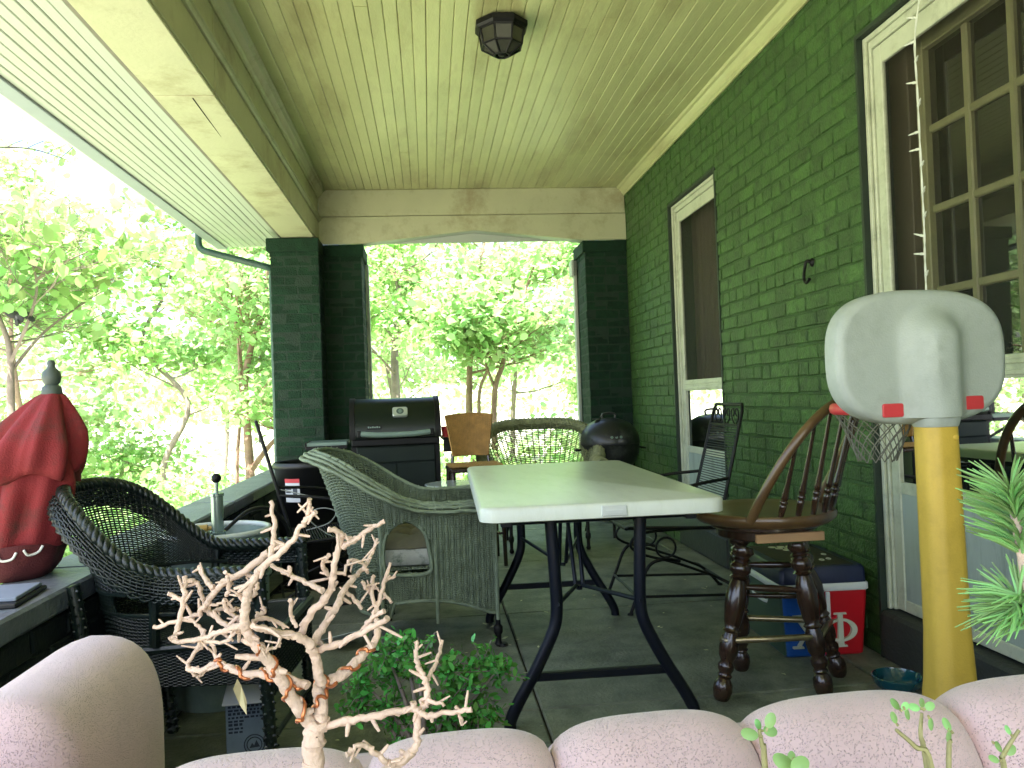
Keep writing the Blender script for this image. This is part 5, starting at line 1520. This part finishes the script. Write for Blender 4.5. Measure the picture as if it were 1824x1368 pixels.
# the trees framed by the back opening
b0 = (T(853, 11), 11.0, GZ)
tree("crape_myrtle", "tree with reddish twin trunk in the middle of the back opening", b0, [
    ([b0, at(838, 760, 11), at(836, 690, 11), at(838, 630, 11), at(845, 570, 11), at(852, 500, 11), at(862, 430, 11.1), at(870, 340, 11.2)], .055, 1.5, .35, .2),
    ([at(853, 745, 11), at(856, 690, 10.9), at(880, 640, 10.9), at(905, 610, 10.8), at(960, 585, 10.7)], .028, 1.3, .25, .15),
    ([at(840, 690, 11), at(832, 640, 11.1), at(812, 590, 11.2), at(790, 540, 11.3)], .022, 1.2, .3, .2)], .085, 5200, lf2, bk1, 8)
b0 = (T(880, 10), 10.0, GZ)
tree("leaning_tree", "leaning young tree with tan trunk right of the twin-trunked tree", b0, [
    ([b0, at(880, 720, 10), at(895, 650, 10), at(912, 590, 10), at(935, 520, 10.1), at(960, 450, 10.2)], .042, 1.1, .4, .25),
    ([at(885, 700, 10), at(862, 640, 10), at(840, 560, 10.2)], .022, .9, .4, .2)], .10, 3600, lf2, bk1, 11)
b0 = (T(706, 13), 13.0, GZ)
tree("woodland_tree", "straight grey trunk tree just right of the shaded pier", b0, [
    ([b0, at(706, 720, 13), at(703, 640, 13), at(706, 560, 13), at(712, 470, 13), at(715, 380, 13)], .085, 1.9, .35, .15)], .11, 5200, lf1, bk2, 14)
# more trees of the wood
spec = [("tall tree with pale leaves beyond the sapling", -5.2, 11.0, 4.6, 6000, lf3, .10), ("slim tree between sapling and crape myrtle", -3.6, 11.5, 4.2, 6000, lf1, .10),
        ("bushy tree at the wood edge far beyond the parapet", -7.2, 13.5, 5.6, 6500, lf3, .12), ("light green tree behind the crape myrtle", -2.9, 15.5, 5.6, 6500, lf2, .12),
        ("yellow green tree deep in the back opening beside the straight trunk", -.9, 18.0, 6.2, 7000, lf3, .13), ("broad tree deep behind the twin-trunked tree", 1.7, 17.0, 6.0, 7500, lf2, .13),
        ("low tree near the neighbouring eave", 3.3, 15.0, 3.0, 3500, lf3, .12), ("dark leaved tree far left beyond the parapet", -9.5, 17.5, 6.8, 6500, lf3, .14), ("tree beside the gutter corner", -4.6, 18.5, 6.6, 6500, lf3, .14)]
for k, (lab, x, y, h, nl, mt_, ls) in enumerate(spec):
    nl = int(nl * .7)
    r2 = random.Random(100 + k); pts = [(x, y, GZ)]
    for i in range(1, 6): pts.append((x + r2.gauss(0, .12) * i * .6, y + r2.gauss(0, .12) * i * .6, GZ + h * i / 5))
    tree("woodland_tree", lab, (x, y, GZ), [(pts, .028 + .005 * h, h * .36, .22, .12)], ls, nl, mt_, bk1 if k % 3 == 0 else bk2, 200 + k, "trees of the wood beyond the porch", scatter=.2)
# low bushes
def bush(name, label, base, w, h, n, leaf, mat, seed, group=None):
    t = thing(name, label, "bush", base, 0, group); r2 = random.Random(seed); q = MB(); E = []
    for k in range(12):
        a_ = r2.uniform(0, 6.28); d = Vector((math.cos(a_) * w * .5 * r2.random(), math.sin(a_) * w * .5 * r2.random(), h * r2.uniform(.6, 1)))
        pts = smoothpath([(0, 0, 0), d * .5 + Vector((r2.gauss(0, .05), r2.gauss(0, .05), 0)), d], 4); q.tube(pts, [.01 - .0008 * i for i in range(len(pts))], 4, caps=False)
        for i in range(2, len(pts)): E.append(pts[i])
    q.build("stem", bk2, t, smooth=60, recalc=False)
    g = np.random.default_rng(seed); E = np.array([tuple(e) for e in E]); C = E[g.integers(0, len(E), n)] + g.normal(size=(n, 3)) * np.array([w * .2, w * .2, h * .14]); C[:, 2] = np.maximum(C[:, 2], .03)
    leaves_mesh("foliage", C, leaf, mat, t, seed, .5, .8); return t
labs = ["low leafy bush outside the parapet below the red umbrella", "round leafy bush at the foot of the crape myrtle", "spreading bush outside the parapet behind the keg pump",
        "yellow green bush outside the back opening by the kettle grill", "bush outside the back opening behind the woven chair", "bush outside the back opening behind the gas grill", "wide bush between the woodland trunks left of the pillar", "tall bush under the neighbouring eave"]
for k, (x, y, w, h, n, mt_) in enumerate([(-4.4, 7.2, 1.5, .75, 1800, lf1), (-2.9, 9.6, 1.4, .8, 1800, lf2), (-3.3, 7.6, 1.3, .6, 1500, lf2), (2.0, 9.8, 1.8, 1.25, 2600, lf2), (.8, 9.4, 1.4, .9, 1800, lf1), (-.7, 10.2, 1.5, 1.0, 1900, lf1), (-4.6, 12.5, 2.2, 1.4, 2600, lf3), (3.2, 12.0, 1.6, 1.6, 2200, lf3)]):
    bush("leafy_bush", labs[k], (x, y, GZ), w, h, n, .085, mt_, 300 + k, "bushes below the trees")
# ground cover and the far wood (nobody could count these)
g = np.random.default_rng(5)
n = 22000; C = np.stack([g.uniform(-11, 6, n), g.uniform(5.5, 17, n), np.zeros(n)], 1)
C = C[(C[:, 1] > 7.6) | (C[:, 0] < -1.7)]
C[:, 2] = GZ + np.abs(g.normal(size=len(C))) * .12 + .1 * np.sin(C[:, 0] * 2.3) * np.sin(C[:, 1] * 1.7) + .08
tag(leaves_mesh("ground_cover", C, .085, lf1, None, 6, .75), "green ground cover under the trees", "ground cover", kind="stuff")
n = 30000; th = g.uniform(R(-75), R(40), n); rr_ = g.uniform(21, 32, n)
Hh = 5.6 + 1.6 * np.sin(th * 9) + 1.2 * np.sin(th * 23 + 1)
C = np.stack([np.sin(th) * rr_, np.cos(th) * rr_ + 2, GZ + 1 + g.beta(1.3, 1.6, n) * Hh], 1)
keep = np.sin(C[:, 0] * 1.3) * np.sin(C[:, 1] * 1.1 + C[:, 2] * 1.9) > -.35
tag(leaves_mesh("distant_wood", C[keep], .26, lf3, None, 7, .4), "bright green mass of the wood in the distance", "wood", kind="stuff")
# neighbouring eave seen right of the back opening
nh = thing("neighbour_house", "brown eave corner of a neighbouring house beyond the back opening", "house", (8.2, 22, GZ))
q = MB(); q.box(-1.9, 3, -3, 4, 0, 4.2); q.build("wall", mk("pale_siding", (.6, .58, .5), .7, .1), nh)
q = MB(); q.box(-2.6, 3.6, -3.6, 4.6, 4.2, 4.55, c=.02); q.box(-2.55, -2.3, -3.5, -3.3, 2.9, 3.1); q.build("roof", mk("brown_eave", (.10, .075, .06), .7, .2), nh)

# ---- plant bench in the foreground with its pots -------------------------------------
pb = thing("plant_bench", "weathered plank bench carrying the bonsai pots", "bench", (.12, .56, 0))
m_plank = mk("weathered_plank", (.20, .16, .11), .85, .3, 8, .4, 60, stretch=(.4, 3, 3))
for k in range(3):
    q = MB(); q.box(-.52, .52, -.155 + k * .105, -.055 + k * .105, .53, .555, c=.003); q.build("plank", m_plank, pb)
for sx in (-1, 1):
    for sy in (-1, 1):
        q = MB(); q.box(sx * .46 - .02, sx * .46 + .02, sy * .12 - .02, sy * .12 + .02, 0, .529, c=.003); q.build("leg", m_plank, pb)
m_pot = mk("terracotta", (.32, .13, .07), .8, .2, 9, .2, 80); m_soil = mk("potting_soil", (.035, .025, .018), .95, .4, 40, .8, 120)
def pot(t, r, h, z=0):
    q = MB(); q.lathe([(0, z), (r * .7, z), (r * .95, z + h * .85), (r * 1.04, z + h * .86), (r * 1.04, z + h), (r * .95, z + h), (r * .9, z + h * .9), (0, z + h * .9)], n=28); q.build("pot", m_pot, t, smooth=40)
    q = MB(); q.lathe([(r * .9, z + h * .905), (r * .4, z + h * .93), (0, z + h * .94)], n=20); q.build("soil", m_soil, t, smooth=60)

# ---- bare wired bonsai, traced branch by branch -----------------------------------------
m_twig = mk("pale_dry_bark", (.64, .47, .385), .75, .2, 30, .4, 180, c2=(.42, .29, .22), c2amt=.6, c2scale=45)
m_cop = mk("copper_wire", (.55, .20, .09), .35, .15, 20, metal=.8)
DB = .60
bz = thing("bare_bonsai", "leafless pale bonsai with many short twigs and copper wire on its branches", "bonsai", (-.088, DB, .556))
def cp_(c, d=0.0): return at(240 + c[0] / 2.682, 860 + c[1] / 2.682, DB + d) - Vector(bz.location)
TW = [  # (crop polyline, start radius px, end radius px, depth offset start, end)
 ([(860, 1520), (855, 1363), (850, 1250), (860, 1180), (890, 1130)], 52, 44, 0, 0),
 ([(890, 1150), (890, 1050), (880, 970), (930, 945), (1010, 905), (1080, 830), (1140, 770), (1160, 690), (1150, 620), (1180, 520), (1220, 380)], 36, 8, 0, .05),
 ([(890, 960), (870, 860), (840, 780), (790, 740), (700, 720), (620, 700), (560, 680)], 27, 14, 0, -.03),
 ([(840, 790), (900, 690), (960, 590), (1010, 500), (1060, 440), (1110, 390), (1160, 270)], 22, 8, 0, .06),
 ([(790, 740), (830, 640), (900, 560), (940, 500), (950, 420), (970, 320), (990, 250), (930, 220)], 20, 11, 0, -.04),
 ([(1000, 300), (1060, 265), (1110, 230), (1190, 185)], 14, 9, -.03, -.05),
 ([(900, 510), (830, 480), (740, 440), (650, 400)], 14, 10, -.03, .03),
 ([(740, 440), (735, 405)], 12, 10, 0, 0),
 ([(830, 1150), (770, 1060), (700, 940), (640, 850), (570, 760), (530, 690), (530, 590), (550, 500), (590, 430), (650, 370), (740, 290), (800, 200), (860, 145)], 33, 9, 0, -.06),
 ([(815, 180), (830, 130), (835, 75)], 10, 9, -.055, -.06),
 ([(650, 370), (660, 290), (670, 200), (650, 92)], 15, 9, -.04, -.02),
 ([(640, 330), (530, 420), (440, 470), (390, 520), (330, 590), (290, 640), (200, 660), (90, 695)], 18, 9, -.02, .03),
 ([(380, 500), (330, 450), (310, 400)], 13, 9, 0, .02), ([(235, 450), (235, 560), (210, 680), (190, 745)], 13, 12, .02, .0),
 ([(240, 470), (290, 470), (320, 540), (340, 600)], 12, 10, .02, .03), ([(160, 530), (240, 570)], 11, 10, .02, .02),
 ([(185, 760), (330, 740), (420, 710), (530, 700)], 11, 15, .0, -.02), ([(190, 735), (175, 745)], 12, 11, 0, 0),
 ([(300, 790), (330, 720), (310, 690), (260, 650)], 9, 8, 0, .01), ([(330, 590), (380, 640), (460, 690), (540, 720)], 12, 15, .02, -.01),
 ([(830, 970), (760, 950), (640, 920), (520, 910), (450, 880), (390, 860), (310, 900), (250, 880), (290, 810), (350, 760)], 22, 8, -.005, .04),
 ([(250, 880), (300, 920), (350, 890)], 9, 8, .03, .04), ([(400, 860), (370, 780), (340, 740)], 10, 8, .02, .03),
 ([(560, 680), (680, 720), (690, 770), (640, 800), (600, 790)], 8, 7, -.03, -.05),
 ([(860, 800), (1000, 760), (1110, 700), (1205, 650)], 17, 12, 0, -.05), ([(1080, 720), (1130, 650), (1190, 610)], 13, 10, -.02, -.04),
 ([(1090, 600), (1050, 560), (1010, 520)], 10, 10, .03, .03), ([(1085, 470), (1110, 510), (1135, 540)], 10, 9, .04, .05), ([(1140, 440), (1130, 500), (1150, 600)], 10, 10, .05, .04),
 ([(1180, 520), (1230, 570)], 9, 7, .05, .05), ([(1185, 500), (1200, 470), (1240, 450)], 9, 8, .05, .06), ([(1110, 430), (1090, 390), (1030, 370), (1000, 440)], 9, 8, .05, .03),
 ([(900, 1165), (1000, 1140), (1150, 1110), (1300, 1085), (1360, 1090), (1400, 1110), (1540, 1090), (1610, 1085)], 20, 11, .0, -.04),
 ([(1540, 1070), (1550, 1110), (1565, 1165)], 8, 7, -.035, -.03), ([(1335, 1085), (1330, 1050)], 14, 13, -.02, -.02),
 ([(1350, 1100), (1400, 1040), (1390, 960), (1360, 890), (1345, 830), (1350, 750)], 18, 10, -.02, .0), ([(1400, 940), (1440, 860), (1470, 755)], 11, 9, -.01, .02), ([(1400, 1040), (1480, 1060)], 12, 6, -.02, -.03),
 ([(1350, 1100), (1350, 1200), (1330, 1280), (1250, 1340), (1200, 1330), (1140, 1280), (1080, 1250), (1010, 1300)], 19, 11, -.02, -.05), ([(1330, 1280), (1260, 1340), (1150, 1400), (900, 1480)], 22, 26, -.03, -.01),
 ([(950, 480), (900, 390), (925, 345)], 12, 9, 0, -.02), ([(745, 640), (745, 560)], 10, 9, -.02, -.03), ([(770, 690), (745, 640)], 10, 9, -.02, -.02),
 ([(440, 540), (450, 480), (430, 420)], 10, 8, -.02, -.03), ([(500, 600), (440, 610), (430, 560)], 11, 9, -.01, -.02), ([(570, 640), (620, 620), (610, 590)], 10, 9, 0, .01), ([(530, 680), (480, 640), (420, 600), (360, 620)], 12, 9, 0, .03),
 ([(560, 660), (640, 650), (720, 690)], 12, 10, .02, .03), ([(590, 480), (560, 540), (520, 560), (490, 520)], 11, 9, -.02, -.03), ([(480, 700), (440, 760), (330, 760)], 9, 8, -.02, -.02)]
pieces = {}
r2 = random.Random(8)
PXM = DB / FPX / 2.682
q0 = MB(); q = MB(); wires = []
for k, (cs, ra, rb, da, db) in enumerate(TW):
    n_ = len(cs); P = smoothpath([cp_(c, da + (db - da) * i / (n_ - 1)) for i, c in enumerate(cs)], 6); m_ = len(P)
    rs = []
    for i in range(m_):
        t = i / (m_ - 1); r_ = (ra + (rb - ra) * t) * PXM * (1.0 if k == 0 else .95)
        r_ *= 1 + .10 * mnoise.noise(Vector((i * .5, k * 3.1, 0))) + (.22 if (i % 9 == 4 and t > .15) else 0)
        if k > 3 and i == m_ - 1: r_ *= 1.25
        rs.append(r_)
    P = [p + Vector((r2.gauss(0, .0005), r2.gauss(0, .0005), r2.gauss(0, .0005))) for p in P]
    if k in (0,): q0.tube(P, rs, 12)
    else: q.tube(P, rs, 9)
    if k in (1, 8, 20): wires.append((P, rs, k))
    # short side buds
    if k > 2:
        for i in range(3, m_ - 1, 4):
            a_ = r2.uniform(0, 6.28); d = Vector((math.cos(a_), .3 * r2.uniform(-1, 1), math.sin(a_))); ln = r2.uniform(.004, .012) if r2.random() < .92 else r2.uniform(.014, .022)
            q.tube([P[i], P[i] + d * ln * .6, P[i] + d * ln], [rs[i] * .6, rs[i] * .62, rs[i] * .4], 6)
q0.build("trunk", m_twig, bz, smooth=60); q.build("branches", m_twig, bz, smooth=60)
for (P, rs, k) in wires:
    seg = P[2:int(len(P) * .62)] if k == 1 else (P[0:int(len(P) * .34)] if k == 8 else P[1:int(len(P) * .62)])
    rr_ = rs[2] * .95; PP = dens(seg, 5)
    out = helix(PP, 0, 1, 0); L_ = []
    d = 0; up0 = Vector((0, 1, 0))
    for i, p in enumerate(PP):
        t = (PP[min(i + 1, len(PP) - 1)] - PP[max(i - 1, 0)]).normalized(); a = (up0 - t * up0.dot(t)).normalized(); b_ = t.cross(a)
        if i: d += (p - PP[i - 1]).length
        R0 = (rs[0] * (1 - .55 * i / len(PP))) * 1.08 + .0006
        an = d * 2 * math.pi / .021; L_.append(p + (a * math.cos(an) + b_ * math.sin(an)) * R0)
    q = MB(); q.tube(L_, .0014, 6); q.build("copper_wire", m_cop, bz, smooth=60)
lf = MB(); pts = [cp_((490, 935), -.03), cp_((470, 985), -.035), cp_((500, 1060), -.03), cp_((535, 1110), -.03), cp_((535, 1040), -.025), cp_((510, 970), -.025)]
lf.add(pts, [(0, 1, 2, 3, 4, 5)]); lf.build("dry_leaf", mk("pale_dry_leaf", (.62, .55, .36), .7, .1), bz, smooth=0)
pot(bz, .085, .125)

# ---- boxwood shrub behind the sofa -------------------------------------------------------
lfb = leafmat("boxwood_leaf", (.11, .34, .07), (.14, .42, .07), .5, .25, .25)
bo = thing("boxwood_bonsai", "small dense green boxwood shrub in a pot behind the sofa", "shrub", (-.035, 1.92, 0))
pot(bo, .13, .20)
E = []; q = MB()
pads = [(690, 1165, .03), (720, 1150, 0), (650, 1215, .05), (745, 1180, -.03), (800, 1195, -.02), (860, 1180, .02), (885, 1195, 0), (830, 1215, 0), (690, 1260, .03), (640, 1250, .05), (740, 1270, 0), (800, 1250, -.03), (850, 1265, 0), (870, 1280, .02), (720, 1300, .02), (820, 1300, 0), (780, 1310, 0), (700, 1195, .06)]
g = np.random.default_rng(4); C = []
root = Vector((0, 0, .18))
for (px, py, dd) in pads:
    c_ = at(px, py, 1.92 + dd) - Vector(bo.location); mid_ = root.lerp(c_, .5) + Vector((0, 0, .03))
    q.tube(smoothpath([root, mid_, c_], 4), [.009, .0085, .008, .0075, .006, .005, .004, .003, .0025], 6, caps=False)
    for _ in range(26):
        e_ = Vector(g.normal(size=3)) * .026; q.tube([c_, c_ + e_ * .6, c_ + e_], .0011, 4, caps=False)
        m_ = 6
        for s_ in range(m_): C.append(tuple(c_ + e_ * (.5 + .6 * s_ / m_) + Vector(g.normal(size=3)) * .007))
q.build("stem", bk2, bo, smooth=60, recalc=False)
leaves_mesh("crown", np.array(C), .0195, lfb, bo, 4, .4, .62)

# ---- pine bonsai at the right edge --------------------------------------------------------
lfp = leafmat("pine_needle", (.32, .55, .22), (.40, .62, .2), .35, .3, .4)
DP = .56
pn = thing("pine_bonsai", "young pine with long bright green needles at the edge of the bench", "pine", tuple(Vector((at(1880, 1300, DP).x, DP, .556))))
pot(pn, .075, .11)
def pp_(px, py, d=0): return at(px, py, DP + d) - Vector(pn.location)
q = MB(); q.tube(smoothpath([(0, 0, .09), pp_(1875, 1250), pp_(1850, 1120), pp_(1832, 1040), pp_(1812, 940), pp_(1800, 880)], 5), [.0075 - .0002 * i for i in range(26)], 8); q.tube(smoothpath([pp_(1850, 1120), pp_(1835, 1090), pp_(1815, 1075)], 4), .004, 6); q.build("trunk", m_twig, pn, smooth=60)
r2 = random.Random(6); q = MB()
def needles(axis, n, L, cone):
    a, b_ = Vector(axis[0]), Vector(axis[1]); d = (b_ - a).normalized()
    for k in range(n):
        t = r2.random(); p = a.lerp(b_, t); s_ = Vector((r2.gauss(0, 1), r2.gauss(0, 1), r2.gauss(0, 1))); s_ = (s_ - d * s_.dot(d)).normalized()
        dr = (d * cone + s_).normalized(); ln = L * r2.uniform(.75, 1.1); cv = Vector((0, 0, -.1)) * ln
        e0 = p + dr * ln * .5; e1 = p + dr * ln + cv
        q.tube([p, e0, e1], [.0009, .0011, .0004], 4, caps=False)
needles((pp_(1822, 990), pp_(1800, 872)), 230, .042, .75)
needles((pp_(1850, 1120), pp_(1822, 1060)), 130, .045, .5)
needles((pp_(1835, 1090), pp_(1812, 1075)), 80, .042, .6)
tag(q.build("needles", lfp, pn, smooth=0, recalc=False), kind="stuff")

# ---- jade sprigs ---------------------------------------------------------------------------
lfj = leafmat("jade_leaf", (.34, .60, .24), (.4, .66, .25), .25, .3, .3)
m_jst = mk("green_brown_stem", (.30, .28, .13), .6, .2, 30)
DJ = .52
def jade(label, base_px, sprigs, d=0.0):
    b0 = at(*base_px, DJ + d); t = thing("jade_plant", label, "succulent", (b0.x, b0.y, .556)); O = Vector(t.location)
    pot(t, .045, .16)
    q = MB(); fl_ = MB()
    for pts, lv in sprigs:
        P = smoothpath([Vector((0, 0, .15))] + [at(x, y, DJ + d + dd) - O for x, y, dd in pts], 5); q.tube(P, [.0026 - .0015 * i / len(P) for i in range(len(P))], 6)
        for (x, y, dd, s_, an) in lv:
            c_ = at(x, y, DJ + d + dd) - O; a_ = R(an); ax = Vector((math.cos(a_), .2, math.sin(a_))).normalized(); nn = Vector((.15, -.75, .6)); nn = (nn - ax * nn.dot(ax)).normalized(); bb_ = ax.cross(nn)
            m = Matrix((( ax.x, bb_.x, nn.x, c_.x), (ax.y, bb_.y, nn.y, c_.y), (ax.z, bb_.z, nn.z, c_.z), (0, 0, 0, 1)))
            rad = s_ * DJ / FPX
            fl_.lathe([(0, -.16 * rad), (.55 * rad, -.12 * rad), (.95 * rad, -.03 * rad), (1.0 * rad, .02 * rad), (.6 * rad, .12 * rad), (0, .16 * rad)], n=14, m=m, sx=1.0, sy=.72)
            q.tube([c_ - ax * rad * 1.0, c_ - ax * rad * 1.5], .0009, 4)
    q.build("stem", m_jst, t, smooth=60); tag(fl_.build("leaves", lfj, t, smooth=60), kind="stuff")
jade("jade sprig with two pairs of bright round leaves", (1365, 1368), [([(1362, 1360, 0), (1358, 1330, 0), (1352, 1300, 0)], [(1372, 1283, -.01, 14, 60), (1335, 1308, 0, 16, 170), (1372, 1302, .0, 15, -10), (1350, 1290, .01, 10, 110)])])
jade("jade sprig with a cluster of broad leaves under the other sprigs", (1420, 1400), [([(1415, 1385, 0), (1412, 1370, 0)], [(1395, 1358, 0, 20, 150), (1425, 1362, -.01, 18, 20), (1410, 1350, .01, 12, 90)])], -.03)
jade("branching jade sprig with small pointed leaves on arching stems", (1680, 1400), [([(1660, 1370, 0), (1630, 1330, 0), (1596, 1300, 0)], [(1592, 1278, 0, 11, 110), (1616, 1272, 0, 12, -60), (1594, 1254, .01, 12, 130), (1612, 1258, 0, 9, 40)]), ([(1650, 1360, .01), (1640, 1310, .01), (1642, 1270, .01)], [(1628, 1260, 0, 11, 170), (1656, 1258, 0, 11, 20), (1642, 1252, .01, 9, 90), (1658, 1290, 0, 13, -70)]), ([(1690, 1350, 0), (1695, 1320, 0)], [(1686, 1290, 0, 13, 120), (1690, 1312, 0, 12, -80)])])
jade("red stemmed jade sprig beside the pine", (1810, 1420), [([(1790, 1380, 0), (1785, 1350, 0), (1815, 1300, 0)], [(1778, 1330, 0, 12, -40), (1800, 1336, 0, 12, 30), (1770, 1352, 0, 10, 160), (1795, 1300, 0, 9, 120)])], -.02)
